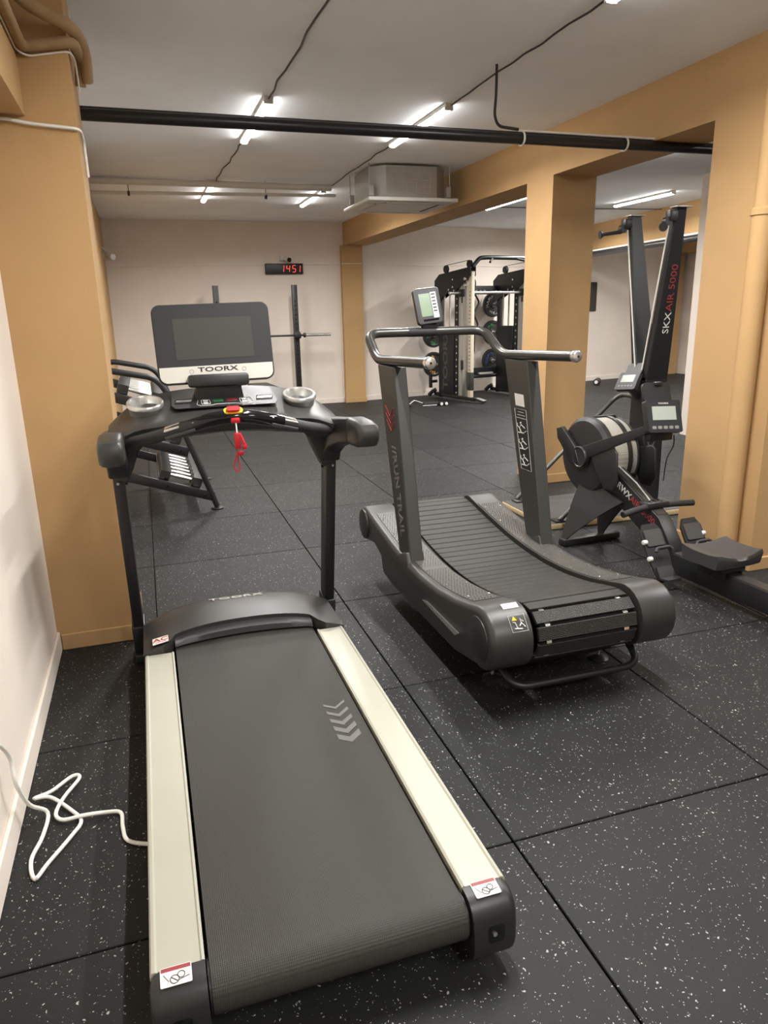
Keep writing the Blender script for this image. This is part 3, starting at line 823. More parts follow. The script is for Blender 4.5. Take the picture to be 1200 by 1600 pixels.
part('safety_clip', MB().box((0.002, 1.084, 1.106), (0.022, 0.014, 0.062), 0.004).bar((0.010, 1.084, 1.135), (0.030, 1.075, 1.082), 0.012, 0.012, 0.003).box((0.026, 1.076, 1.083), (0.018, 0.014, 0.020), 0.005).box((0.012, 1.080, 1.060), (0.022, 0.012, 0.018), 0.005), M_red, ta)
part('clip_cord', MB().tube([(0.0, 1.082, 1.07), (-0.006, 1.08, 1.05), (-0.014, 1.08, 1.03), (-0.019, 1.08, 1.005), (-0.010, 1.08, 0.988), (0.003, 1.08, 0.994), (0.004, 1.08, 1.012), (-0.002, 1.08, 1.035), (0.002, 1.081, 1.06)], 0.0024, 6, 0.012), M_red, ta)
# screen
SX = basis((-0.018, 1.475, 1.452), (1, 0, 0.018), (0, 0.16, 1.0))
RZ = Matrix.Rotation(math.radians(-1.5), 4, 'Y')
scr = part('screen_housing', MB().plate(onb(SX, rrect(0.472, 0.318, 0.034, 8), -0.036), SX.col[2][:3], 0.036), M_plast, ta)
put('screen_front', MB().plate(onb(SX, rrect(0.466, 0.312, 0.032, 8), 0.0), SX.col[2][:3], 0.003).mesh('screen_front', M_bezel), scr)
def lower_strip():
    pts = rrect(0.460, 0.306, 0.030, 8)
    low = [p for p in pts if p[1] < -0.09]
    return [(-0.230, -0.090)] + [p for p in low] + [(0.230, -0.090)]
put('silver_strip', MB().plate(onb(SX, lower_strip(), 0.003), SX.col[2][:3], 0.0015).mesh('silver_strip', mat('silver_white_plastic', (0.62, 0.60, 0.54, 1), 0.4)), scr)
put('display_glass', MB().plate(onb(SX, [(-0.158, -0.062), (0.158, -0.062), (0.158, 0.102), (-0.158, 0.102)], 0.003), SX.col[2][:3], 0.001).mesh('display_glass', M_screen), scr)
put('maker_lettering', text_mesh('TOORX', 0.026, M_black, Matrix.Translation(SX.col[2].xyz * 0.005) @ SX @ Matrix.Translation((0.003, -0.106, 0)), 1.75, 'maker_lettering'), scr)
for sx in (-1, 1):
    put('speaker_mark', outline(SX, [(0.003 + sx * 0.107 + 0.008 * math.cos(k * PI / 8), -0.111 + 0.008 * math.sin(k * PI / 8)) for k in range(16)], 0.0046, 0.0006).mesh('speaker_mark', M_dimp), scr)
part('screen_bracket', MB().box((-0.018, 1.42, 1.305), (0.245, 0.055, 0.050), 0.012, Matrix.Rotation(-0.15, 3, 'X')), M_plast, ta)
part('screen_neck', MB().prism([(-0.105, 1.315), (0.07, 1.315), (0.085, 1.21), (-0.12, 1.21)], 'y', 1.43, 1.52, 0.01).xf(Matrix.Translation((0.0, 0, 0))), M_plast, ta)
for sx in (-1, 1):
    for y in (-0.2, 1.5):
        part('floor_foot', MB().cyl((sx * 0.36, y, 0.0), (sx * 0.36, y, 0.052), 0.022, n=14), M_black, ta)

# white power cord of the treadmill
pc = [(XL + 0.016, 0.36, 0.43), (-1.425, 0.40, 0.41), (-1.425, 0.50, 0.30), (-1.42, 0.49, 0.22), (-1.41, 0.56, 0.09), (-1.37, 0.60, 0.02), (-1.375, 0.50, 0.008), (-1.395, 0.40, 0.008), (-1.375, 0.315, 0.008), (-1.345, 0.37, 0.008),
      (-1.29, 0.47, 0.008), (-1.265, 0.535, 0.008), (-1.30, 0.60, 0.010), (-1.37, 0.68, 0.020), (-1.42, 0.685, 0.024), (-1.37, 0.71, 0.022), (-1.31, 0.775, 0.022), (-1.285, 0.76, 0.020), (-1.325, 0.66, 0.024), (-1.345, 0.59, 0.016),
      (-1.32, 0.555, 0.012), (-1.26, 0.545, 0.020), (-1.19, 0.545, 0.014), (-1.145, 0.535, 0.008), (-1.137, 0.46, 0.008), (-1.12, 0.39, 0.008), (-1.05, 0.345, 0.012), (-1.0, 0.34, 0.02)]
def catmull(pts, k=5):
    P = [Vector(p) for p in pts]
    out = []
    for i in range(len(P) - 1):
        p0, p1, p2, p3 = P[max(i - 1, 0)], P[i], P[i + 1], P[min(i + 2, len(P) - 1)]
        for j in range(k):
            t = j / k
            out.append(0.5 * ((2 * p1) + (p2 - p0) * t + (2 * p0 - 5 * p1 + 4 * p2 - p3) * t * t + (3 * p1 - p0 - 3 * p2 + p3) * t ** 3))
    return out + [P[-1]]
ws = thing('wall_socket', 'white wall socket on the left wall where the cord plugs in', 'socket', (XL, 0.36, 0.43))
part('socket_plate', MB().box((0.006, 0, 0), (0.012, 0.085, 0.085), 0.003), M_acw, ws)
part('socket_face', MB().cyl((0.010, 0, 0), (0.0135, 0, 0), 0.022, n=16), M_gpipe, ws)
solo('power_cord', MB().tube(catmull(pc), 0.0062, 10), M_whitec, 'white power cord looping on the floor by the left wall', 'cord')

# ------------------------------------------------------------------ curved treadmill
tb = thing('curved_treadmill', 'black curved slat treadmill with grey leaning posts and handlebar', 'treadmill', (0.66, 0, 0))
BELT = [(2.46, 0.405), (2.40, 0.424), (2.30, 0.420), (2.15, 0.394), (2.0, 0.369), (1.8, 0.340), (1.6, 0.323), (1.4, 0.318), (1.2, 0.330), (1.0, 0.360), (0.85, 0.395), (0.76, 0.409), (0.69, 0.394), (0.648, 0.350), (0.635, 0.295), (0.648, 0.235), (0.690, 0.190), (0.75, 0.170)]
bl = catmull([(0, y, z) for y, z in BELT], 10)
# walk the belt with equal slats
dist = [0]
for a, b_ in zip(bl, bl[1:]): dist.append(dist[-1] + (b_ - a).length)
def at(s_):
    for i in range(len(dist) - 1):
        if dist[i + 1] >= s_:
            t = (s_ - dist[i]) / (dist[i + 1] - dist[i])
            return bl[i].lerp(bl[i + 1], t)
    return bl[-1].copy()
PITCHS = 0.0605
slat_me = MB().box((0, 0, -0.008), (0.456, 0.0560, 0.016), 0.0018, seg=1).mesh('slat', M_slat)
s_ = 0.0
clip_me = MB().box((0, 0, 0), (0.022, 0.014, 0.006), 0.001, seg=1).mesh('slat_clip', M_chrome)
while s_ < dist[-1] - 0.08:
    pt = at(s_)
    step = 0.0735 if (pt.y < 0.80) else PITCHS
    off = (step - 0.0585) / 2
    a = at(s_ + off); b_ = at(s_ + step - off)
    d = (a - b_).normalized()
    o = put('slat', slat_me, tb, (a + b_) / 2 + Vector((0.010, 0, 0)))
    o.rotation_euler = (math.atan2(d.z, d.y), 0, 0)
    if step > 0.07:
        for cx in (-0.17, 0.19):
            c_ = at(s_ + step)
            o = put('slat_clip', clip_me, tb, (cx, 0.74 + (c_.y - 0.74) * 0.93, 0.29 + (c_.z - 0.29) * 0.93))
            o.rotation_euler = (math.atan2(d.z, d.y), 0, 0)
    s_ += step
part('belt_core', MB().loft([[(x, p.y, p.z) for p in [q + Vector((0, 0.0, -0.02)) if q.y > 0.72 and q.z > 0.3 else Vector((0, 0.74, 0.29)) + (q - Vector((0, 0.74, 0.29))) * 0.84 for q in bl]] for x in (-0.20, 0.20)], cap=False, closed=False), M_joint, tb)
# side covers
top = [(y, z + 0.012) for y, z in BELT]
def cover_poly():
    pts = []
    # front hub
    hc, hr = (2.335, 0.335), 0.105
    for k in range(11):
        a = math.radians(-80 + 170 * k / 10)
        pts.append((hc[0] + hr * math.cos(a), hc[1] + hr * math.sin(a)))
    for y, z in ((2.2, 0.415), (2.0, 0.383), (1.8, 0.354), (1.6, 0.337), (1.4, 0.332), (1.2, 0.344), (1.0, 0.373), (0.88, 0.400)):
        pts.append((y, z))
    rc, rr = (0.752, 0.298), 0.132
    for k in range(15):
        a = math.radians(75 + 205 * k / 14)
        pts.append((rc[0] + rr * math.cos(a), rc[1] + rr * math.sin(a)))
    pts += [(1.0, 0.125), (1.5, 0.120), (1.86, 0.118), (2.0, 0.135), (2.035, 0.225), (2.16, 0.262)]
    return pts[::1]
cpz = cover_poly()
for sx in (-1, 1):
    a0, a1 = sorted((sx * 0.252, sx * 0.428))
    cv = part('side_cover', MB().prism(cpz, 'x', a0, a1, 0.026, 1 if sx > 0 else 0, 4), M_plast2, tb, 32)
    # hub discs on the outer side
    put('roller_disc', MB().cyl((sx * 0.424, 0.752, 0.298), (sx * 0.433, 0.752, 0.298), 0.092, n=32, bev=0.003).mesh('roller_disc', M_plast), cv)
    put('roller_disc', MB().cyl((sx * 0.424, 2.335, 0.335), (sx * 0.436, 2.335, 0.335), 0.088, n=32, bev=0.003).mesh('roller_disc', M_plast), cv)
    # foot plate along the top
    ys = [2.22, 2.0, 1.8, 1.6, 1.4, 1.2, 1.0, 0.875]
    secs = []
    for p in catmull([(0, y, z) for y, z in ((2.22, 0.419), (2.0, 0.3835), (1.8, 0.3545), (1.6, 0.3375), (1.4, 0.3325), (1.2, 0.3445), (1.0, 0.3735), (0.885, 0.398))], 3):
        secs.append([(sx * 0.262, p.y, p.z - 0.004), (sx * 0.262, p.y, p.z + 0.0035), (sx * 0.386, p.y, p.z + 0.0035), (sx * 0.386, p.y, p.z - 0.004)])
    fp = part('foot_plate', MB().loft(secs), M_tread, tb, 50)
    sb = bmesh.new()
    cpts = catmull([(0, y, z) for y, z in ((2.22, 0.419), (2.0, 0.3835), (1.8, 0.3545), (1.6, 0.3375), (1.4, 0.3325), (1.2, 0.3445), (1.0, 0.3735), (0.885, 0.398))], 12)
    k = 0; acc = 0
    for pa, pb in zip(cpts, cpts[1:]):
        acc += (pb - pa).length
        if acc < 0.0135: continue
        acc = 0; k += 1
        if 1.46 < pb.y < 1.50: continue
        for q in range(8):
            xx = sx * (0.272 + q * 0.0142 + (0.0071 if k % 2 else 0))
            a_ = 1 if (q + k) % 2 else -1
            vs = [sb.verts.new((xx + dx, pb.y + dy, pb.z + 0.0034)) for dx, dy in ((-0.0052, -0.0022 * a_), (0.001 , -0.003), (0.0052, 0.0022 * a_), (-0.001, 0.003))]
            tp = sb.verts.new((xx, pb.y, pb.z + 0.0066))
            for i in range(4): sb.faces.new((vs[i], vs[(i + 1) % 4], tp))
    bmesh.ops.recalc_face_normals(sb, faces=sb.faces)
    mb = MB(); mb._merge(sb)
    so = put('plate_studs', mb.mesh('plate_studs', M_tread, 10), fp); so['kind'] = 'stuff'
    for i, (y, z) in enumerate(((2.14, 0.4095), (1.95, 0.380), (1.7, 0.3495), (1.45, 0.3365), (1.2, 0.348), (0.97, 0.3825))):
        for xx in (0.275, 0.372):
            put('rivet', MB().cyl((sx * xx, y, z + 0.001), (sx * xx, y, z + 0.006), 0.0045, n=8).mesh('rivet', M_chrome), fp)
    # post
    secs = []
    for t in range(7):
        u = t / 6
        z = 0.22 + u * (1.288 - 0.22)
        yf = 1.555 + 0.255 * u; yb = 1.72 + 0.345 * u
        x0, x1 = sx * 0.338, sx * 0.408
        c_ = 0.006
        secs.append([(x0 + sx * c_, yf, z), (x1 - sx * c_, yf, z), (x1, yf + c_, z), (x1, yb - c_, z), (x1 - sx * c_, yb, z), (x0 + sx * c_, yb, z), (x0, yb - c_, z), (x0, yf + c_, z)])
    po = part('post', MB().loft(secs), M_post, tb, 30)
    put('post_socket', MB().bar((sx * 0.378, 1.645, 0.20), (sx * 0.378, 1.70, 0.352), 0.098, 0.205, 0.012, (0, 1, 0)).mesh('post_socket', M_plast2), cv)
    put('post_top_plate', MB().box((sx * 0.373, 1.94, 1.284), (0.06, 0.24, 0.010), 0.003).mesh('post_top_plate', M_post), po)
    put('grip_end', MB().lathe([(0.026, -0.014), (0.0290, -0.006), (0.0290, 0.008), (0.023, 0.018), (0.010, 0.021), (0.0, 0.021)], (sx * 0.375, 1.405, 1.336), (0, -1, 0), 20).xf(Matrix.Identity(4)).mesh('grip_end', M_chrome), po)
    put('grip_end_screw', MB().cyl((sx * 0.375, 1.386, 1.336), (sx * 0.375, 1.3825, 1.336), 0.006, n=8).mesh('grip_end_screw', M_black), po)
hb = [(-0.375, 1.40, 1.336), (-0.375, 2.17, 1.306), (-0.365, 2.385, 1.440), (0.365, 2.385, 1.440), (0.375, 2.17, 1.306), (0.375, 1.40, 1.336)]
part('handlebar', MB().tube(hb, 0.0262, 18, 0.085, 7), M_bar, tb, 60)
part('bar_sleeve', MB().cyl((-0.12, 2.385, 1.440), (0.05, 2.385, 1.440), 0.0275, n=18), M_grip, tb)
# sticker strip on the right post and lettering on the left one
def on_post(x, u, f):
    """point on the side face of a post: u height fraction, f 0..1 front to rear"""
    z = 0.22 + u * (1.288 - 0.22)
    yf = 1.555 + 0.255 * u; yb = 1.72 + 0.345 * u
    return Vector((x, yf + (yb - yf) * f, z))
XR = 0.338
def quad_on(x, u0, u1, f0, f1, t=0.001):
    return MB().plate([on_post(x, u0, f0), on_post(x, u0, f1), on_post(x, u1, f1), on_post(x, u1, f0)], (-1, 0, 0), t)
part('white_label', quad_on(XR, 0.775, 0.835, 0.28, 0.70), M_stick, tb)
part('instruction_plate', quad_on(XR, 0.455, 0.765, 0.20, 0.78), M_black, tb)
fr = MB()
c4 = [on_post(XR - 0.0015, u, f) for u, f in ((0.46, 0.22), (0.46, 0.76), (0.76, 0.76), (0.76, 0.22))]
fr.tube(c4, 0.0012, 5, closed=True)
fr.tube([on_post(XR - 0.0015, 0.715, 0.24), on_post(XR - 0.0015, 0.715, 0.72)], 0.0012, 5)
fr.tube([on_post(XR - 0.0015, 0.730, 0.30), on_post(XR - 0.0015, 0.730, 0.66)], 0.0012, 5)
fr.tube([on_post(XR - 0.0015, 0.745, 0.34), on_post(XR - 0.0015, 0.745, 0.62)], 0.0012, 5)
o = part('instruction_lines', fr, M_whitep, tb); o['kind'] = 'stuff'
for u in (0.505, 0.585, 0.665):
    g_ = MB()
    def pp(a, b_): return on_post(XR - 0.0018, u + a, 0.5 + b_)
    g_.tube([pp(-0.024, 0.20), pp(-0.022, -0.06), pp(-0.008, -0.20)], 0.003, 6)
    g_.tube([pp(-0.020, 0.05), pp(0.0, 0.12), pp(0.018, 0.02)], 0.003, 6)
    g_.tube([pp(0.018, 0.02), pp(0.004, -0.15)], 0.0025, 6)
    g_.tube([pp(0.0, 0.12), pp(0.008, 0.22), pp(0.022, 0.20)], 0.0022, 6)
    g_.sphere(pp(0.026, 0.03), 0.006, 8)
    part('pictogram', g_, M_whitep, tb)
XLp = -0.408
for k in range(3):
    u = 0.70 + 0.034 * k
    g_ = MB()
    g_.tube([on_post(XLp - 0.001, u + 0.045, 0.24), on_post(XLp - 0.001, u, 0.50), on_post(XLp - 0.001, u + 0.045, 0.76)], 0.0024, 6)
    part('red_chevron', g_, M_redp, tb)
o0 = on_post(XLp - 0.0012, 0.42, 0.5)
dy = (on_post(XLp, 1, 0.5) - on_post(XLp, 0, 0.5)).normalized()
B = basis(o0, -dy, Vector((-1, 0, 0)).cross(-dy))
put('post_lettering', text_mesh('//RUN TRAIL', 0.085, M_grayp, B, 1.0, 'post_lettering', 0.0006), tb)
# bar and feet under the rear
part('lifting_bar', MB().tube([(-0.30, 0.88, 0.17), (-0.30, 0.70, 0.075), (0.325, 0.70, 0.075), (0.325, 0.88, 0.17)], 0.0155, 12, 0.09, 6), M_black, tb, 60)
for sx in (-1, 1):
    for y in (0.93, 2.02):
        ft = part('levelling_foot', MB().lathe([(0.0, 0.0), (0.046, 0.0), (0.046, 0.006), (0.030, 0.014), (0.012, 0.020), (0.0, 0.022)], (sx * 0.27, y, 0), (0, 0, 1), 24), M_black, tb)
        put('threaded_rod', MB().cyl((sx * 0.27, y, 0.015), (sx * 0.27, y, 0.15), 0.0075, n=10).mesh('threaded_rod', M_chrome), ft)
        put('lock_nut', MB().cyl((sx * 0.27, y, 0.045), (sx * 0.27, y, 0.056), 0.013, n=6).mesh('lock_nut', M_chrome), ft)
part('base_frame', MB().box((0, 1.45, 0.14), (0.48, 1.3, 0.05), 0.004), M_black, tb)
# warning label on the left rear cover, silver trim on the left side
ca = math.radians(112)
lc = Vector((-0.305, 0.752 + 0.132 * math.cos(ca), 0.298 + 0.132 * math.sin(ca)))
B = basis(lc + Vector((0, math.cos(ca), math.sin(ca))) * 0.0008, (1, 0, 0), (0, math.sin(ca), -math.cos(ca)))
lab = part('warning_label', MB().plate(onb(B, [(-0.034, 0.012), (0.034, 0.012), (0.034, 0.040), (-0.034, 0.040)], -0.004), B.col[2][:3], 0.0045), M_stick, tb)
ca = math.radians(138)
lc = Vector((-0.305, 0.752 + 0.132 * math.cos(ca), 0.298 + 0.132 * math.sin(ca)))
B = basis(lc + Vector((0, math.cos(ca), math.sin(ca))) * 0.0012, (1, 0, 0), (0, math.sin(ca), -math.cos(ca)))
wl = MB().tube(onb(B, [(-0.034, -0.034), (0.034, -0.034), (0.034, 0.034), (-0.034, 0.034)]), 0.0012, 5, closed=True)
wl.tube(onb(B, [(-0.02, -0.02), (0.012, -0.024)]), 0.0025, 5).tube(onb(B, [(-0.008, -0.02), (-0.012, 0.004), (-0.022, 0.006)]), 0.002, 5)
wl.tube(onb(B, [(0.004, -0.012), (0.014, 0.0), (0.010, 0.018), (0.024, 0.004)]), 0.0025, 5).tube(onb(B, [(0.014, 0.0), (0.026, -0.018)]), 0.0025, 5)
o = part('warning_drawing', wl, M_whitep, tb); o['kind'] = 'stuff'
part('warning_triangle', MB().plate(onb(B, [(-0.024, 0.012), (-0.002, 0.012), (-0.013, 0.030)], 0.0), B.col[2][:3], 0.001), M_yel, tb)
part('side_trim', MB().plate([(-0.430, 1.36, 0.228), (-0.430, 1.30, 0.243), (-0.430, 0.93, 0.243), (-0.430, 0.97, 0.216)], (-1, 0, 0), 0.004), M_silver, tb, label='silver trim strip')
# monitor
MX = basis((0.002, 2.37, 1.585), (1, 0, 0.10), (-0.15, 0.27, 1.0))
mo = part('monitor', MB().plate(onb(MX, rrect(0.155, 0.205, 0.018), -0.028), MX.col[2][:3], 0.028), M_plast, tb)
put('monitor_rim', MB().tube(onb(MX, rrect(0.149, 0.199, 0.016), 0.0), 0.0032, 6, closed=True).mesh('monitor_rim', M_bar), mo)
put('monitor_face', MB().plate(onb(MX, rrect(0.140, 0.190, 0.012), 0.0), MX.col[2][:3], 0.001).mesh('monitor_face', M_black), mo)
put('lcd', MB().plate(onb(MX, [(-0.050, -0.060), (0.018, -0.060), (0.018, 0.070), (-0.050, 0.070)], 0.001), MX.col[2][:3], 0.001).mesh('lcd', M_lcd), mo)
put('white_panel', MB().plate(onb(MX, [(0.022, -0.072), (0.056, -0.072), (0.056, 0.075), (0.022, 0.075)], 0.001), MX.col[2][:3], 0.001).mesh('white_panel', M_stick), mo)
for k in range(6):
    put('monitor_key', MB().plate(onb(MX, [(0.038 + x, 0.062 - k * 0.019 + y) for x, y in rrect(0.024, 0.008, 0.002, 1)], 0.002), MX.col[2][:3], 0.001).mesh('monitor_key', M_black), mo)
put('lower_panel', MB().plate(onb(MX, [(-0.045, -0.088), (0.05, -0.088), (0.05, -0.076), (-0.045, -0.076)], 0.001), MX.col[2][:3], 0.001).mesh('lower_panel', M_gloss), mo)
part('monitor_clamp', MB().box((0.01, 2.385, 1.470), (0.09, 0.05, 0.03), 0.006), M_black, tb)

# ------------------------------------------------------------------ rowing machine
tr = thing('rowing_machine', 'black rowing machine with round fan cage and small monitor', 'rowing machine', (1.885, 2.42, 0), math.radians(3.6))
part('front_foot', MB().box((-0.02, 0.0, 0.026), (0.46, 0.07, 0.044), 0.006), M_black, tr)
part('rear_foot', MB().box((0, -2.15, 0.02), (0.40, 0.07, 0.04), 0.006), M_black, tr)
for a, b_, wd in ((-0.225, -0.062, 0.40), (0.075, 0.050, 0.32)):
    lo = Vector((a, 0.0, 0.045)); hi = Vector((b_, -0.12, 0.47))
    sec = []
    for t in range(7):
        u = t / 6
        c_ = lo.lerp(hi, u); wv = 0.045 + (wd - 0.045) * u
        y0, y1 = c_.y - wv * (0.35 + 0.25 * u), c_.y + wv * (0.65 - 0.25 * u)
        z0 = c_.z
        sec.append([(c_.x - 0.006, y0, z0 - 0.10 * u), (c_.x - 0.006, y1, z0), (c_.x + 0.006, y1, z0), (c_.x + 0.006, y0, z0 - 0.10 * u)])
    lg = part('leg_plate', MB().loft(sec), M_black, tr, 30)
lg_b = [( -0.05, 0.56), (-0.02, 0.645), (-0.10, 0.62), (-0.66, 0.345), (-0.75, 0.235), (-0.80, 0.165), (-0.80, 0.045), (-0.66, 0.15), (-0.10, 0.44)]
part('main_beam', MB().prism(lg_b, 'x', -0.046, 0.046, 0.004), M_black, tr)
part('beam_cover', MB().plate([(x, y, z) for x, y, z in ((-0.034, -0.12, 0.6115), (0.034, -0.12, 0.6115), (0.034, -0.64, 0.356), (-0.034, -0.64, 0.356))], (0, 0.44, 0.9), 0.003), M_bar, tr)
rl = part('seat_rail', MB().box((0, -1.45, 0.105), (0.092, 1.42, 0.12), 0.006), M_black, tr)
put('rail_top', MB().box((0, -1.45, 0.1665), (0.074, 1.41, 0.004)).mesh('rail_top', M_bar), rl)
dr_ = Vector((0, -0.56, -0.275)).normalized()
B = basis((-0.0472, -0.39, 0.418), dr_, Vector((-1, 0, 0)).cross(dr_))
put('beam_lettering', text_mesh('RWX', 0.060, M_whitep, Matrix.Translation(dr_ * -0.050) @ B, 1.0, 'beam_lettering', 0.0006), tr)
put('beam_lettering', text_mesh('AIR', 0.060, M_redd, Matrix.Translation(dr_ * 0.065) @ B, 1.0, 'beam_lettering', 0.0006), tr)
put('beam_lettering', text_mesh('5000', 0.060, M_redd, Matrix.Translation(dr_ * 0.205) @ B, 1.0, 'beam_lettering', 0.0006), tr)
# fan
FC = (0, 0.02, 0.60)
fan = part('fan_cage', MB().lathe([(0.0, -0.096), (0.19, -0.096), (0.235, -0.090), (0.258, -0.070), (0.262, -0.045), (0.258, -0.035), (0.20, -0.035), (0.0, -0.035)], FC, (1, 0, 0), 48), M_plast, tr, 30)
put('silver_band', MB().lathe([(0.249, -0.036), (0.249, 0.070), (0.243, 0.070), (0.243, -0.036)], FC, (1, 0, 0), 48).mesh('silver_band', M_mesh, 50), fan)
put('middle_rim', MB().lathe([(0.235, 0.066), (0.256, 0.070), (0.258, 0.085), (0.256, 0.100), (0.235, 0.104)], FC, (1, 0, 0), 48).mesh('middle_rim', M_plast, 50), fan)
put('silver_band', MB().lathe([(0.244, 0.104), (0.238, 0.156), (0.232, 0.156), (0.238, 0.104)], FC, (1, 0, 0), 48).mesh('silver_band', M_mesh, 50), fan)
put('outer_disc', MB().lathe([(0.0, 0.19), (0.19, 0.186), (0.238, 0.172), (0.248, 0.156), (0.236, 0.148), (0.0, 0.148)], FC, (1, 0, 0), 48).mesh('outer_disc', M_plast), fan)
put('fan_drum', MB().lathe([(0.0, -0.04), (0.225, -0.04), (0.225, 0.15), (0.0, 0.15)], FC, (1, 0, 0), 36).mesh('fan_drum', M_joint), fan)
for k in range(6):
    a = math.radians(25 + 60 * k)
    c_ = Vector((0.05, FC[1] + 0.252 * math.cos(a), FC[2] + 0.252 * math.sin(a)))
    put('cage_clip', MB().box(c_, (0.21, 0.035, 0.016), 0.004, Matrix.Rotation(a - PI / 2, 3, 'X')).mesh('cage_clip', M_black), fan)
for sx, x in ((-1, -0.103), (1, 0.195)):
    a0, a1 = sorted((x, x - sx * -0.012))
    apoly = [(0.06, 0.545), (0.06, 0.66), (0.0, 0.675), (-0.585, 0.895), (-0.60, 0.85), (-0.07, 0.612), (-0.04, 0.54)]
    if sx > 0: apoly = [(0.06, 0.545), (0.06, 0.66), (0.0, 0.675), (-0.20, 0.75), (-0.21, 0.69), (-0.07, 0.612), (-0.04, 0.54)]
    ar = part('fan_bracket', MB().prism(apoly, 'x', a0, a1, 0.003), M_black, tr)
    a0, a1 = sorted((x, x + sx * 0.03))
    part('side_wing', MB().prism([(0.02, 0.56), (0.07, 0.66), (0.22, 0.775), (0.285, 0.755), (0.27, 0.69), (0.10, 0.54)], 'x', a0, a1, 0.006), M_black, tr)
    part('chain_guard', MB().prism([(-0.05, 0.645), (-0.30, 0.70), (-0.325, 0.68), (-0.345, 0.50), (-0.31, 0.435), (-0.22, 0.43)], 'x', x - 0.006, x + 0.010, 0.006), M_plast, tr)
    hb_ = part('hub_cap', MB().lathe([(0.0, 0.026), (0.062, 0.026), (0.066, 0.020), (0.066, 0.0)], (x, FC[1], FC[2]), (sx, 0, 0), 30), M_plast, tr)
    put('hub_ring', MB().tube([(x + sx * 0.026, FC[1] + 0.066 * math.cos(k * PI / 12), FC[2] + 0.066 * math.sin(k * PI / 12)) for k in range(24)], 0.005, 6, closed=True).mesh('hub_ring', M_bar, 60), hb_)
# monitor
RM = basis((-0.012, -0.60, 0.940), (1, -0.10, -0.04), (0, 0.36, 1.0))
rm = part('monitor', MB().plate(onb(RM, rrect(0.232, 0.190, 0.014), -0.04), RM.col[2][:3], 0.04), M_plast, tr)
put('monitor_face', MB().plate(onb(RM, rrect(0.218, 0.176, 0.010), 0), RM.col[2][:3], 0.001).mesh('monitor_face', M_bezel), rm)
put('lcd', MB().plate(onb(RM, [(-0.080, -0.022), (0.080, -0.022), (0.080, 0.058), (-0.080, 0.058)], 0.001), RM.col[2][:3], 0.001).mesh('lcd', M_lcdg), rm)
for k in range(5):
    put('monitor_key', MB().plate(onb(RM, [(-0.076 + k * 0.038 + x, -0.066 + y) for x, y in rrect(0.026, 0.018, 0.004, 2)], 0.001), RM.col[2][:3], 0.002).mesh('monitor_key', M_grayp), rm)
put('maker_lettering', text_mesh('TOORX', 0.013, M_whitep, Matrix.Translation(RM.col[2].xyz * 0.0015) @ RM @ Matrix.Translation((0, 0.075, 0)), 1.5, 'maker_lettering'), rm)
put('phone_holder', MB().plate(onb(RM, [(x - 0.01, 0.145 + y) for x, y in rrect(0.185, 0.125, 0.03)], -0.05), RM.col[2][:3], 0.02).mesh('phone_holder', M_plast), rm)
put('holder_clip', MB().box(RM @ Vector((0, 0.200, -0.03)), (0.05, 0.03, 0.02), 0.004).mesh('holder_clip', M_plast), rm)
part('monitor_mount', MB().box((-0.02, -0.575, 0.825), (0.17, 0.05, 0.06), 0.006), M_black, tr)
part('monitor_cable', MB().tube([(0.09, -0.58, 0.82), (0.12, -0.56, 0.75), (0.10, -0.53, 0.68), (0.12, -0.5, 0.60), (0.115, -0.5, 0.52)], 0.004, 6, 0.04), M_dwire, tr)
# handle on its rest
hy, hz = -0.575, 0.395
hc = part('pull_handle', MB().tube([(-0.265, hy - 0.03, hz - 0.018), (-0.10, hy - 0.01, hz + 0.002), (0.10, hy - 0.01, hz + 0.002), (0.265, hy - 0.03, hz - 0.005)], 0.019, 14, 0.07), M_grip, tr, 60)
put('handle_centre', MB().box((0, hy + 0.012, hz + 0.008), (0.17, 0.085, 0.036), 0.012).mesh('handle_centre', M_plast), hc)
for sx in (-1, 0, 1):
    put('handle_slot', MB().box((sx * 0.035, hy + 0.012, hz + 0.0255), (0.024, 0.045, 0.004), 0.001).mesh('handle_slot', M_gloss), hc)
put('chain', MB().tube([(0, hy + 0.04, hz + 0.015), (0, -0.40, 0.495), (0, -0.15, 0.60)], 0.006, 6).mesh('chain', M_galv), hc)
part('handle_rest', MB().box((0, hy + 0.01, hz - 0.030), (0.10, 0.06, 0.04), 0.006), M_black, tr)
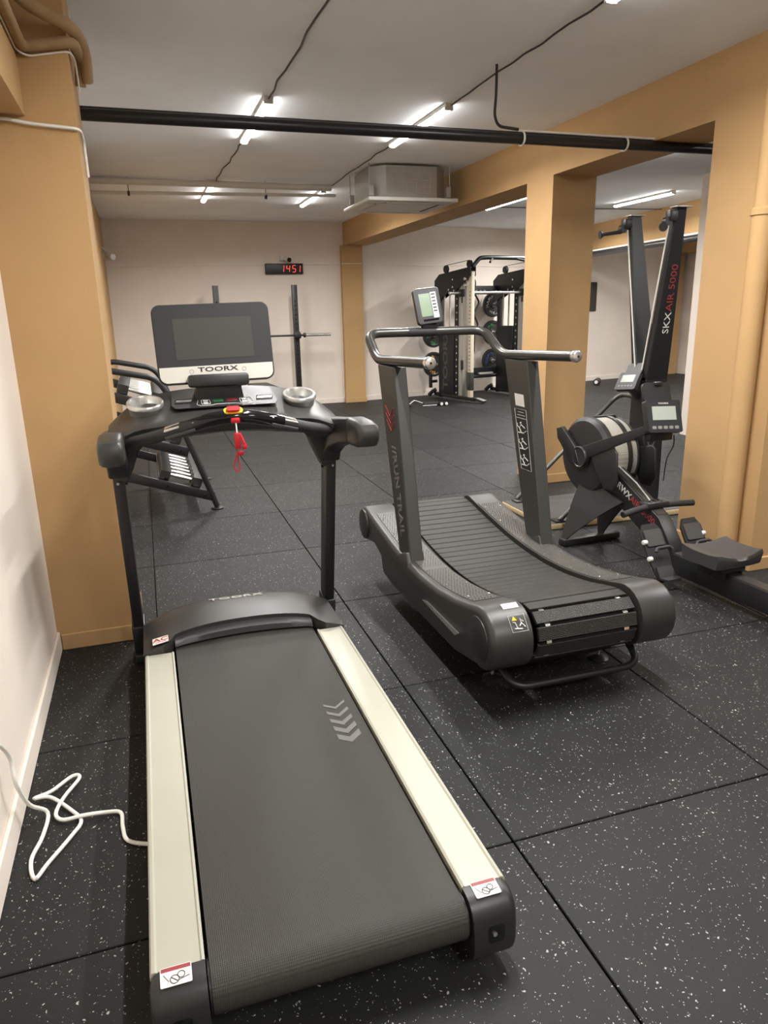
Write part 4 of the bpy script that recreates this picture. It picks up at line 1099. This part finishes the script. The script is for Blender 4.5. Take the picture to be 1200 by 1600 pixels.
# foot boards
for sx in (-1, 1):
    FB = basis((sx * 0.148, -0.775, 0.205), (1, 0, 0), (0, 0.52, 0.80))
    fb = part('foot_board', MB().plate(onb(FB, [(-0.055, -0.20), (0.055, -0.20), (0.076, -0.05), (0.076, 0.10), (0.046, 0.150), (-0.046, 0.150), (-0.076, 0.10), (-0.076, -0.05)], -0.012), FB.col[2][:3], 0.012), M_plast, tr)
    put('toe_pad', MB().plate(onb(FB, [(x, 0.065 + y) for x, y in rrect(0.120, 0.100, 0.010)], 0.001), FB.col[2][:3], 0.008).mesh('toe_pad', M_mat), fb)
    put('foot_strap', MB().tube(onb(FB, [(-0.06, -0.03, ), (-0.045, -0.01), (0.045, -0.01), (0.06, -0.03)], 0.055), 0.010, 8, 0.03).mesh('foot_strap', M_grip, 60), fb)
    put('heel_cup', MB().loft([[FB @ Vector((-0.055, -0.11, 0.002)), FB @ Vector((0.055, -0.11, 0.002)), FB @ Vector((0.055, -0.11, 0.012)), FB @ Vector((-0.055, -0.11, 0.012))],
                               [FB @ Vector((-0.06, -0.18, 0.004)), FB @ Vector((0.06, -0.18, 0.004)), FB @ Vector((0.058, -0.175, 0.018)), FB @ Vector((-0.058, -0.175, 0.018))],
                               [FB @ Vector((-0.045, -0.215, 0.055)), FB @ Vector((0.045, -0.215, 0.055)), FB @ Vector((0.045, -0.20, 0.060)), FB @ Vector((-0.045, -0.20, 0.060))]]).mesh('heel_cup', M_plast), fb)
    for v in (0.045, -0.055):
        put('axle_cap', MB().cyl(FB @ Vector((sx * 0.055, v, 0.0)), FB @ Vector((sx * 0.082, v, 0.0)), 0.014, n=16, bev=0.003).mesh('axle_cap', M_stick), fb)
# seat: saddle-shaped pad
secs = []
SYc, SZ = -1.10, 0.262
for i in range(15):
    u = -1 + 2 * i / 14
    x = 0.157 * u
    hw = 0.135 * (1 - 0.10 * abs(u) ** 3)
    ring = []
    for k in range(9):
        v = -1 + 2 * k / 8
        y = SYc + hw * v
        z = SZ + 0.030 * (abs(u) ** 2.2) + 0.012 * (abs(v) ** 3) - 0.016 * math.exp(-(u / 0.16) ** 2) * max(0, -v) - 0.008 * max(0, abs(u) - 0.85) / 0.15
        ring.append((x, y, z))
    ring += [(x, SYc + hw + 0.008, SZ - 0.005 + 0.02 * abs(u) ** 2), (x, SYc + hw * 0.96, SZ - 0.045), (x, SYc - hw * 0.96, SZ - 0.045), (x, SYc - hw - 0.008, SZ - 0.005 + 0.02 * abs(u) ** 2)]
    secs.append(ring)
st_ = part('seat', MB().loft(secs), mat('soft_charcoal_seat', (0.040, 0.038, 0.036, 1), 0.5, bump=0.15, bscale=500), tr, 45)
part('seat_carriage', MB().box((0, SYc, 0.195), (0.13, 0.20, 0.04), 0.006), M_black, tr)
for sx in (-1, 1):
    part('carriage_side', MB().box((sx * 0.058, SYc, 0.165), (0.012, 0.19, 0.06), 0.004), M_black, tr)
part('carriage_roller', MB().cyl((-0.07, SYc - 0.09, 0.192), (0.07, SYc - 0.09, 0.192), 0.014, n=12), M_plast, tr)

# ------------------------------------------------------------------ ski machine
YC = 3.12
ts = thing('ski_machine', 'tall black V-shaped ski machine on a wooden base', 'ski machine', (2.80, YC, 0))
bdz = part('base_board', MB().box((-0.45, -0.02, 0.022), (1.24, 0.72, 0.038), 0.003), M_wood, ts)
put('board_mat', MB().box((-0.45, -0.02, 0.0425), (1.23, 0.71, 0.004)).mesh('board_mat', M_mat), bdz)
for sy in (-1, 1):
    put('transport_wheel', MB().cyl((0.20, -0.02 + sy * 0.24, 0.055), (0.20, -0.02 + sy * 0.29, 0.055), 0.032, n=18, bev=0.004).mesh('transport_wheel', M_plast), bdz)
part('column', MB().prism([(-0.095, 0.044), (0.115, 0.044), (0.10, 1.02), (-0.095, 1.02)], 'y', -0.085, 0.085, 0.010), M_black, ts)
part('column_joint', MB().box((0.0, 0, 0.995), (0.20, 0.176, 0.012), 0.002), M_joint, ts)
for sy in (-1, 1):
    secs = []
    for t in range(9):
        u = t / 8
        z = 1.0 + u * 1.21
        yo = 0.085 + ((0.285 if sy > 0 else 0.268) - 0.085) * u ** 0.92
        th = 0.062 - 0.008 * u
        if u < 0.15: th = 0.085 - (0.085 - 0.062) * u / 0.15
        x0 = -0.095; x1 = 0.105 - 0.105 * u
        c_ = 0.008
        secs.append([(x0, sy * (yo - c_), z), (x0, sy * (yo - th + c_), z), (x0 + c_, sy * (yo - th), z), (x1 - c_, sy * (yo - th), z), (x1, sy * (yo - th + c_), z), (x1, sy * (yo - c_), z), (x1 - c_, sy * yo, z), (x0 + c_, sy * yo, z)])
    arm_ = part('column_arm', MB().loft(secs), M_black, ts, 30)
    yo = 0.25
    put('arm_top_plate', MB().box((-0.045, sy * 0.257, 2.214), (0.13, 0.085, 0.008), 0.002).mesh('arm_top_plate', M_galv), arm_)
    part('pulley_head', MB().box((-0.115, sy * 0.253, 2.155), (0.07, 0.060, 0.075), 0.012).cyl((-0.15, sy * 0.253 - 0.02, 2.12), (-0.15, sy * 0.253 + 0.02, 2.12), 0.030, n=16), M_plast, ts)
    hx = Vector((-0.165, sy * 0.253, 2.10))
    e = hx + (Vector((-0.16, 0.03, -0.02)) if sy > 0 else Vector((-0.10, -0.11, -0.03)))
    part('ski_grip', MB().lathe([(0.0, 0.0), (0.016, 0.0), (0.014, 0.02), (0.0125, (e - hx).length - 0.03), (0.017, (e - hx).length - 0.02), (0.030, (e - hx).length), (0.028, (e - hx).length + 0.006), (0.0, (e - hx).length + 0.006)], hx, e - hx, 16), M_grip, ts)
    part('pull_rope', MB().cyl((-0.118, sy * 0.235, 2.11), (-0.105, sy * 0.04, 1.08), 0.0055, n=8), M_whitec, ts, label='white pull rope')
    part('support_strut', MB().tube([(-0.02, sy * 0.08, 0.85), (-0.015, sy * 0.345, 0.855), (-0.95, sy * 0.33 - 0.01, 0.055)], 0.0175, 12, 0.10, 7), M_bar, ts, 60)
    part('strut_shoe', MB().box((-0.95, sy * 0.30 - 0.02, 0.050), (0.09, 0.09, 0.012), 0.003), M_black, ts)
# lettering up the near arm
def arm_pt(u): return Vector((0, -(0.085 + 0.183 * u ** 0.92) - 0.0016, 1.0 + u * 1.21))
dA = (arm_pt(0.72) - arm_pt(0.30)).normalized()
dA = (dA + Vector((-0.015, 0, 0))).normalized()
for bdy, u, m_, st in (('SKX', 0.352, M_whitep, 1.12), ('AIR', 0.475, M_redd, 1.12), ('5000', 0.620, M_redd, 1.15)):
    c_ = arm_pt(u) + Vector((0.014 - 0.050 * u, 0, 0))
    B = basis(c_, dA, Vector((0, -1, 0)).cross(dA))
    put('arm_lettering', text_mesh(bdy, 0.078, m_, B, st, 'arm_lettering', 0.0006, bold=0.0), ts)
B = basis((0.0, -0.087, 0.62), (0, 0, 1), (-1, 0, 0))
put('column_lettering', text_mesh('TOORX', 0.10, M_dimp, B, 1.2, 'column_lettering', 0.0006), ts)
# monitor of the ski machine
SM = basis((-0.20, 0.0, 1.0), (0.25, -1, 0.10), (0.55, 0.10, 0.85))
sm_ = part('monitor', MB().plate(onb(SM, rrect(0.19, 0.15, 0.014), -0.035), SM.col[2][:3], 0.035), M_plast, ts)
put('monitor_face', MB().plate(onb(SM, rrect(0.176, 0.138, 0.010), 0), SM.col[2][:3], 0.001).mesh('monitor_face', M_bezel), sm_)
put('lcd', MB().plate(onb(SM, [(-0.060, -0.012), (0.060, -0.012), (0.060, 0.050), (-0.060, 0.050)], 0.001), SM.col[2][:3], 0.001).mesh('lcd', M_lcdg), sm_)
for k in range(5):
    put('monitor_key', MB().plate(onb(SM, [(-0.058 + k * 0.029 + x, -0.045 + y) for x, y in rrect(0.018, 0.012, 0.004, 2)], 0.001), SM.col[2][:3], 0.002).mesh('monitor_key', M_grayp), sm_)
put('phone_holder', MB().plate(onb(SM, [(x, 0.120 + y) for x, y in rrect(0.15, 0.10, 0.025)], -0.045), SM.col[2][:3], 0.018).mesh('phone_holder', M_plast), sm_)
part('monitor_arm', MB().bar((-0.09, 0, 0.86), (-0.185, 0, 0.955), 0.05, 0.035, 0.006), M_black, ts)

# ------------------------------------------------------------------ multi gym (rear-left corner at the origin, front towards -y)
tg = thing('cable_gym', 'black dual tower cable gym with silver uprights by the far wall', 'gym machine', (4.07, 10.69, 0), math.radians(11.25))
WG = 1.28
for tx in (0.0, WG):
    part('rear_upright', MB().box((tx, -0.20, 1.03), (0.07, 0.07, 2.02), 0.005), M_black, tg)
    part('stack_shroud', MB().box((tx, -0.43, 0.66), (0.10, 0.40, 1.14), 0.012), M_stackw, tg)
    for k in range(14):
        part('weight_plate_mark', MB().box((tx + 0.0505, -0.56, 0.18 + k * 0.076), (0.003, 0.035, 0.012)), M_whitep, tg)
    for y in (-0.30, -0.46):
        part('guide_rod', MB().cyl((tx, y, 1.2), (tx, y, 1.95), 0.016, n=12), M_upr, tg)
    part('number_strip', MB().box((tx, -0.68, 1.03), (0.055, 0.085, 1.95), 0.004), M_black, tg)
    for k in range(16):
        part('number_mark', MB().box((tx - 0.0285 if True else 0, -0.70, 0.14 + k * 0.112), (0.003, 0.022, 0.026)), M_whitep, tg)
    part('slide_rail', MB().box((tx, -0.80, 1.06), (0.05, 0.085, 2.06), 0.004), M_upr, tg)
    part('slide_rail', MB().box((tx, -0.93, 1.06), (0.06, 0.11, 2.06), 0.006), M_silver, tg)
    pu = part('perforated_upright', MB().box((tx, -1.08, 1.08), (0.06, 0.09, 2.10), 0.004), M_peach, tg)
    for k in range(22):
        put('pin_hole', MB().cyl((tx - 0.029, -1.08, 0.55 + k * 0.06), (tx - 0.0315, -1.08, 0.55 + k * 0.06), 0.012, n=8).mesh('pin_hole', M_black), pu)
    part('lower_sleeve', MB().box((tx, -1.08, 0.36), (0.068, 0.10, 0.30), 0.004), M_post, tg)
    gp_ = [(-0.06, 1.62), (-0.06, 2.02), (-0.20, 2.12), (-1.12, 2.20), (-1.12, 2.06), (-0.74, 1.86), (-0.72, 1.80), (-0.42, 1.80)]
    gs = part('gusset_plate', MB().prism(gp_, 'x', tx - 0.055, tx - 0.043), M_black, tg)
    for k, (y, z) in enumerate(((-0.62, 2.02), (-0.62, 1.90), (-0.66, 1.84), (-0.50, 1.86))):
        put('plate_bolt', MB().cyl((tx - 0.055, y, z), (tx - 0.064, y, z), 0.016, n=8).mesh('plate_bolt', M_chrome), gs)
    part('gusset_plate', MB().prism(gp_, 'x', tx + 0.043, tx + 0.055), M_black, tg)
    for y in (-0.34, -1.02):
        part('top_pulley', MB().lathe([(0.0, -0.02), (0.062, -0.02), (0.050, -0.004), (0.050, 0.004), (0.062, 0.02), (0.0, 0.02)], (tx, y, 2.245 if y < -0.5 else 2.20), (1, 0, 0), 18), M_black, tg)
    part('top_cable', MB().cyl((tx, -0.34, 2.262), (tx, -1.02, 2.306), 0.005, n=6), M_black, tg)
    part('carriage', MB().box((tx, -0.84, 1.80), (0.12, 0.16, 0.12), 0.010).cyl((tx, -0.84, 1.72), (tx, -0.84, 1.64), 0.03, n=10), M_black, tg)
    part('carriage_ring', MB().tube([(tx + 0.10, -1.0 + 0.05 * math.cos(k * PI / 8), 1.94 + 0.07 * math.sin(k * PI / 8)) for k in range(16)], 0.012, 6, closed=True), M_black, tg)
    for z in (2.02, 1.92):
        part('carriage_knob', MB().cyl((tx - 0.04, -0.99, z), (tx - 0.085, -0.99, z), 0.026, n=12, bev=0.004), M_chrome, tg)
    part('low_bracket', MB().box((tx, -0.87, 0.62), (0.09, 0.05, 0.16), 0.006), M_black, tg)
    part('base_runner', MB().box((tx, -0.60, 0.065), (0.07, 1.20, 0.06), 0.006), M_black, tg)
    ft = part('front_foot', MB().bar((tx + 0.02, -1.16, 0.085), (tx + 0.10, -1.36, 0.03), 0.11, 0.03, 0.006), M_black, tg)
    put('foot_plate', MB().bar((tx + 0.045, -1.22, 0.087), (tx + 0.105, -1.36, 0.050), 0.10, 0.006, 0.001).mesh('foot_plate', M_galv), ft)
    part('rear_foot', MB().tube([(tx - 0.02, -0.05, 0.14), (tx - 0.06, 0.01, 0.10), (tx - 0.10, 0.06, 0.035)], 0.035, 8), M_black, tg)
    for z in (1.60, 1.10, 0.58):
        part('plate_peg', MB().cyl((tx + (0.05 if tx else 0.01), -0.18, z), (tx + (0.05 if tx else 0.01), 0.14, z), 0.024, n=14), M_galv, tg)
        part('peg_bracket', MB().box((tx + 0.02, -0.155, z), (0.12, 0.03, 0.06), 0.004), M_black, tg)
part('rear_crossbeam', MB().box((WG / 2, -0.14, 1.86), (WG, 0.06, 0.15), 0.006), M_black, tg)
for k in range(8):
    part('beam_hole', MB().lathe([(0.020, -0.002), (0.030, -0.002), (0.030, 0.003), (0.020, 0.003)], (0.32 + k * 0.09, -0.172, 1.83), (0, -1, 0), 10), M_galv, tg)
part('low_crossbeam', MB().box((WG / 2, -0.14, 0.42), (WG, 0.07, 0.13), 0.006), M_black, tg)
part('low_rod', MB().cyl((0.03, -0.20, 0.33), (WG - 0.03, -0.20, 0.33), 0.026, n=12), M_black, tg)
part('low_pad', MB().box((WG - 0.32, -0.22, 0.385), (0.32, 0.06, 0.035), 0.006), M_upr, tg)
part('smith_bar', MB().cyl((-0.28, -0.84, 1.80), (WG + 0.3, -0.84, 1.80), 0.021, n=14), M_chrome, tg)
part('pull_up_bar', MB().tube([(0.0, -1.10, 2.20), (0.14, -1.10, 2.335), (0.30, -1.10, 2.345), (WG - 0.30, -1.10, 2.345), (WG - 0.14, -1.10, 2.335), (WG, -1.10, 2.20)], 0.034, 12, 0.05), M_black, tg, 60)
part('pull_up_grip', MB().cyl((0.40, -1.10, 2.335), (0.20, -1.30, 2.26), 0.019, n=10), M_grip, tg)
part('pull_up_grip', MB().cyl((WG - 0.40, -1.10, 2.335), (WG - 0.20, -1.30, 2.26), 0.019, n=10), M_grip, tg)
part('storage_hook', MB().box((-0.13, -0.04, 0.30), (0.05, 0.05, 0.24), 0.004).box((-0.06, -0.05, 0.29), (0.12, 0.045, 0.05), 0.004), M_black, tg)
B = basis((-0.0515, -0.40, 0.70), (0, 0, 1), (0, 1, 0))
put('shroud_lettering', text_mesh('TOORX', 0.20, M_dimp, B, 1.5, 'shroud_lettering', 0.0006), tg)
# weight plates on the pegs
plate_prof = [(0.0, -0.022), (0.024, -0.022), (0.030, -0.028), (0.055, -0.028), (0.065, -0.018), (0.165, -0.018), (0.180, -0.030), (0.215, -0.030), (0.222, -0.022), (0.222, 0.022), (0.215, 0.030), (0.0, 0.030)]
def ring_text(body, rad, size, a0, step, m, parent):
    for k, ch in enumerate(body):
        a = math.radians(a0 + step * k)
        t = Vector((math.cos(a), 0, math.sin(a)))            # outward
        B = basis(t * rad + Vector((0, -0.0315 if rad > 0.175 else -0.0195, 0)), Vector((math.sin(a), 0, -math.cos(a))), t)
        put('plate_lettering', text_mesh(ch, size, m, B, 1.1, 'plate_lettering', 0.0006), parent)
ca_, sa_ = math.cos(math.radians(11.25)), math.sin(math.radians(11.25))
def gw(x, y): return (4.07 + x * ca_ - y * sa_, 10.69 + x * sa_ + y * ca_)
for tx, z, m_, lab in ((0.01, 1.60, M_whitep, 'black weight plate with white lettering on the left tower'),
                       (0.01, 1.10, M_greenp, 'black weight plate with green lettering on the left tower'),
                       (0.01, 0.58, M_orangep, 'black weight plate with orange lettering low on the left tower'),
                       (WG + 0.05, 1.60, M_whitep, 'black weight plate with white lettering on the right tower'),
                       (WG + 0.05, 1.10, M_greenp, 'black weight plate with green lettering on the right tower'),
                       (WG + 0.05, 0.58, M_bluep, 'black weight plate with blue lettering low on the right tower')):
    gx, gy = gw(tx, 0.075)
    pl = thing('weight_plate', lab, 'weight plate', (gx, gy, z), math.radians(11.25), 'weight plates on the cable gym')
    part('plate_disc', MB().lathe([(r_, h) for r_, h in plate_prof][:-1] + [(0.215, 0.03), (0.03, 0.03)], (0, 0, 0), (0, 1, 0), 36), M_plast, pl, 30)
    part('hub_ring', MB().lathe([(0.026, -0.031), (0.036, -0.031), (0.036, -0.026), (0.026, -0.026)], (0, 0, 0), (0, 1, 0), 20), M_galv, pl)
    ring_text('TOORX', 0.148, 0.09, 195, -23, m_, pl)
    ring_text('10', 0.148, 0.09, 20, -22, m_, pl)
    ring_text('KG', 0.148, 0.09, 268, -22, m_, pl)
# curl bar standing inside the gym
gx, gy = gw(0.875, 0.0)
cbt = thing('curl_bar', 'wavy black curl bar hanging upright inside the cable gym', 'bar', (gx, gy, 0.75), math.radians(11.25))
part('bent_bar', MB().tube([(-0.02, 0, 0.0), (-0.02, 0, 0.36), (0.07, 0, 0.50), (-0.02, 0, 0.66), (-0.02, 0, 0.74), (0.09, 0, 0.90), (-0.03, 0, 1.06), (-0.03, 0, 1.12)], 0.017, 10, 0.06), M_black, cbt, 60)
part('bar_end', MB().cyl((-0.02, 0, -0.02), (-0.02, 0, 0.02), 0.022, n=12), M_galv, cbt)
part('hanging_hook', MB().box((-0.03, -0.06, 1.08), (0.03, 0.16, 0.02), 0.003), M_black, cbt)
# gear on the floor before the gym
gh = thing('chrome_pull_bar', 'chrome V-shaped cable handle on the floor by the gym', 'handle', (3.28, 9.62, 0))
part('v_bar', MB().tube([(-0.16, -0.08, 0.03), (0.0, 0.06, 0.09), (0.17, -0.05, 0.03)], 0.013, 10, 0.03), M_chrome, gh, 60)
for sx in (-1, 1):
    part('hand_grip', MB().cyl((sx * 0.16 - 0.05, -0.10, 0.028), (sx * 0.16 + 0.06, -0.04, 0.028), 0.022, n=12), M_grip, gh)
part('swivel', MB().box((0.0, 0.06, 0.085), (0.05, 0.04, 0.05), 0.006), M_black, gh)
gh = thing('ab_roller', 'small black push-up bar with two white end caps', 'bar', (3.66, 9.52, 0))
part('foam_bar', MB().box((-0.13, 0.05, 0.035), (0.26, 0.10, 0.06), 0.016), M_grip, gh)
for sx in (0, 1):
    part('end_disc', MB().cyl((0.02 + sx * 0.085, 0.0, 0.035), (0.02 + sx * 0.085, -0.07, 0.035), 0.034, n=16, bev=0.004), M_black, gh)
    part('white_cap', MB().cyl((0.02 + sx * 0.085, -0.07, 0.035), (0.02 + sx * 0.085, -0.078, 0.035), 0.026, n=16, bev=0.002), M_stick, gh)
part('chrome_rod', MB().cyl((-0.30, -0.02, 0.013), (-0.05, -0.02, 0.013), 0.012, n=10), M_chrome, gh)
dw = thing('floor_dumbbell', 'round black dumbbell on the floor of the side bay', 'dumbbell', (7.74, 11.05, 0.065), -0.72)
part('handle', MB().cyl((0, 0.08, 0), (0, -0.08, 0), 0.016, n=12), M_chrome, dw)
for sy in (-1, 1):
    part('head', MB().cyl((0, sy * 0.065, 0), (0, sy * 0.15, 0), 0.065, n=24, bev=0.010), M_plast, dw)
    part('white_badge', MB().cyl((0, sy * 0.15, 0), (0, sy * 0.155, 0), 0.034, n=20), M_stick, dw)

# ------------------------------------------------------------------ squat stand, barbell, bench at the far wall
sq = thing('squat_stand', 'black perforated squat stand with two uprights before the far wall', 'rack', (0.85, 10.28, 0))
for sx in (-1, 1):
    u_ = part('stand_upright', MB().box((sx * 0.62, 0, 1.0), (0.085, 0.075, 1.94), 0.004), M_black, sq)
    for k in range(22):
        put('pin_hole', MB().cyl((sx * 0.62, -0.0375, 0.25 + k * 0.07), (sx * 0.62, -0.040, 0.25 + k * 0.07), 0.014, n=8).mesh('pin_hole', M_upr if k % 40 == 99 else M_joint), u_)
    part('stand_foot', MB().box((sx * 0.62, -0.15, 0.03), (0.085, 0.85, 0.06), 0.004), M_black, sq)
    jh = part('bar_hook', MB().box((sx * 0.62, -0.075, 1.155), (0.10, 0.085, 0.03), 0.004).box((sx * 0.62, -0.125, 1.185), (0.10, 0.018, 0.07), 0.004).box((sx * 0.62, -0.044, 1.19), (0.11, 0.02, 0.11), 0.004), M_black, sq)
part('stand_crossbar', MB().box((0, 0.20, 0.03), (1.16, 0.075, 0.06), 0.004), M_black, sq)
bb = thing('barbell', 'long barbell with chrome sleeves racked on the squat stand', 'barbell', (0.93, 10.20, 1.187))
part('shaft', MB().cyl((-0.66, 0, 0), (0.66, 0, 0), 0.0155, n=12), M_black, bb)
for sx in (-1, 1):
    part('sleeve', MB().cyl((sx * 0.66, 0, 0), (sx * 1.09, 0, 0), 0.025, n=16), M_chrome, bb)
    part('sleeve_collar', MB().cyl((sx * 0.64, 0, 0), (sx * 0.675, 0, 0), 0.036, n=16, bev=0.004), M_black, bb)
bn = thing('weight_bench', 'flat black weight bench behind the flat treadmill console', 'bench', (0.86, 9.55, 0), 0.06)
part('bench_pad', MB().box((0, 0.35, 0.405), (0.34, 1.10, 0.07), 0.02), M_leath, bn)
part('bench_spine', MB().box((0, 0.35, 0.345), (0.08, 0.95, 0.05), 0.004), M_black, bn)
for y in (-0.05, 0.75):
    part('bench_leg', MB().box((0, y, 0.18), (0.07, 0.07, 0.30), 0.004), M_black, bn)
    part('bench_foot', MB().box((0, y, 0.025), (0.42, 0.07, 0.05), 0.004), M_black, bn)

# ------------------------------------------------------------------ dumbbell rack
RY0, RLEN = 4.30, 1.14
rk = thing('dumbbell_rack', 'black three-tier dumbbell rack behind the left column', 'rack', (-0.90, RY0, 0))
def rx(x): return x + 0.90
TIERS = [((-1.10, 0.315), (-0.49, 0.105)), ((-1.18, 0.66), (-0.66, 0.49)), ((-1.26, 0.985), (-0.80, 0.84))]
for y in (0, RLEN):
    part('end_frame', MB().tube([(rx(-0.47), y, 0.02), (rx(-0.795), y, 1.01), (rx(-0.87), y, 1.095), (rx(-1.20), y, 1.165), (rx(-1.27), y, 1.14), (rx(-1.27), y, 0.02)], 0.024, 12, 0.08), M_black, rk, 60)
    part('foot_disc', MB().cyl((rx(-0.47), y, 0), (rx(-0.47), y, 0.012), 0.052, n=20, bev=0.003), M_black, rk)
    part('foot_disc', MB().cyl((rx(-1.27), y, 0), (rx(-1.27), y, 0.012), 0.052, n=20, bev=0.003), M_black, rk)
    for (a, b_) in TIERS:
        mbr = part('side_member', MB().bar((rx(a[0] - 0.10), y, a[1] + 0.035), (rx(b_[0]), y, b_[1]), 0.035, 0.075, 0.005), M_black, rk)
        for t in (0.40, 0.88):
            p = Vector((rx(a[0] + (b_[0] - a[0]) * t), y - 0.018, a[1] + (b_[1] - a[1]) * t))
            put('member_bolt', MB().sphere(p, 0.012, 8).mesh('member_bolt', M_gloss), mbr)
for (a, b_) in TIERS:
    for t in (0.34, 0.78):
        c_ = Vector((rx(a[0] + (b_[0] - a[0]) * t), RLEN / 2, a[1] + (b_[1] - a[1]) * t + 0.05))
        part('tier_rail', MB().box(c_, (0.045, RLEN - 0.02, 0.012), 0.003, Matrix.Rotation(math.atan2(a[1] - b_[1], b_[0] - a[0]), 3, 'Y')).box(c_ + Vector((0.0, 0, -0.03)), (0.012, RLEN - 0.02, 0.05), 0.002), M_black, rk)
part('tier_label', MB().box((rx(-0.90), -0.020, 0.872), (0.10, 0.004, 0.030), 0.001, Matrix.Rotation(0.30, 3, 'Y')), M_stick, rk)
def hexhead(L, r):
    return [(r * math.cos(PI / 6 + k * PI / 3), r * math.sin(PI / 6 + k * PI / 3)) for k in range(6)]
hd_me, hn_me, pr_me = {}, {}, {}
def dumbbell(x, y, z, tilt, r, L, label, grp):
    t = thing('dumbbell', label, 'dumbbell', (x, y, z), 0, grp)
    t.rotation_euler = (0, tilt, 0)
    key = round(r, 3)
    if key not in hd_me:
        hd_me[key] = MB().prism(hexhead(0, r), 'x', -0.042, 0.042, 0.012).mesh('hex_head', M_plast2, 25)
        hn_me[key] = MB().lathe([(0.0145, -L / 2 + 0.03), (0.0145, -0.06), (0.0175, -0.02), (0.0175, 0.02), (0.0145, 0.06), (0.0145, L / 2 - 0.03)], (0, 0, 0), (1, 0, 0), 14).mesh('chrome_handle', M_chrome, 50)
        pr_me[key] = MB().box((0, -r * 0.868, 0.0), (0.055, 0.002, r * 0.5)).mesh('white_number', M_whitep)
    for s in (-1, 1):
        h = put('hex_head', hd_me[key], t, (s * (L / 2 - 0.02), 0, 0))
    put('chrome_handle', hn_me[key], t)
    return t
ords = ['nearest', 'second', 'third', 'fourth', 'fifth', 'sixth', 'seventh', 'eighth']
for ti, (tn, n, r, sp_) in enumerate((('bottom', 7, 0.062, 0.150), ('middle', 7, 0.055, 0.150), ('top', 7, 0.062, 0.150))):
    a, b_ = TIERS[ti]
    tilt = math.atan2(a[1] - b_[1], b_[0] - a[0])
    xm, zm = a[0] + (b_[0] - a[0]) * 0.56, a[1] + (b_[1] - a[1]) * 0.56
    for k in range(n):
        dumbbell(xm + 0.072 * math.sin(tilt), RY0 + 0.10 + k * sp_, zm + 0.072 + 0.003, tilt, r, 0.30, '%s hex dumbbell from the front on the %s rack tier' % (ords[k], tn), 'hex dumbbells on the rack')
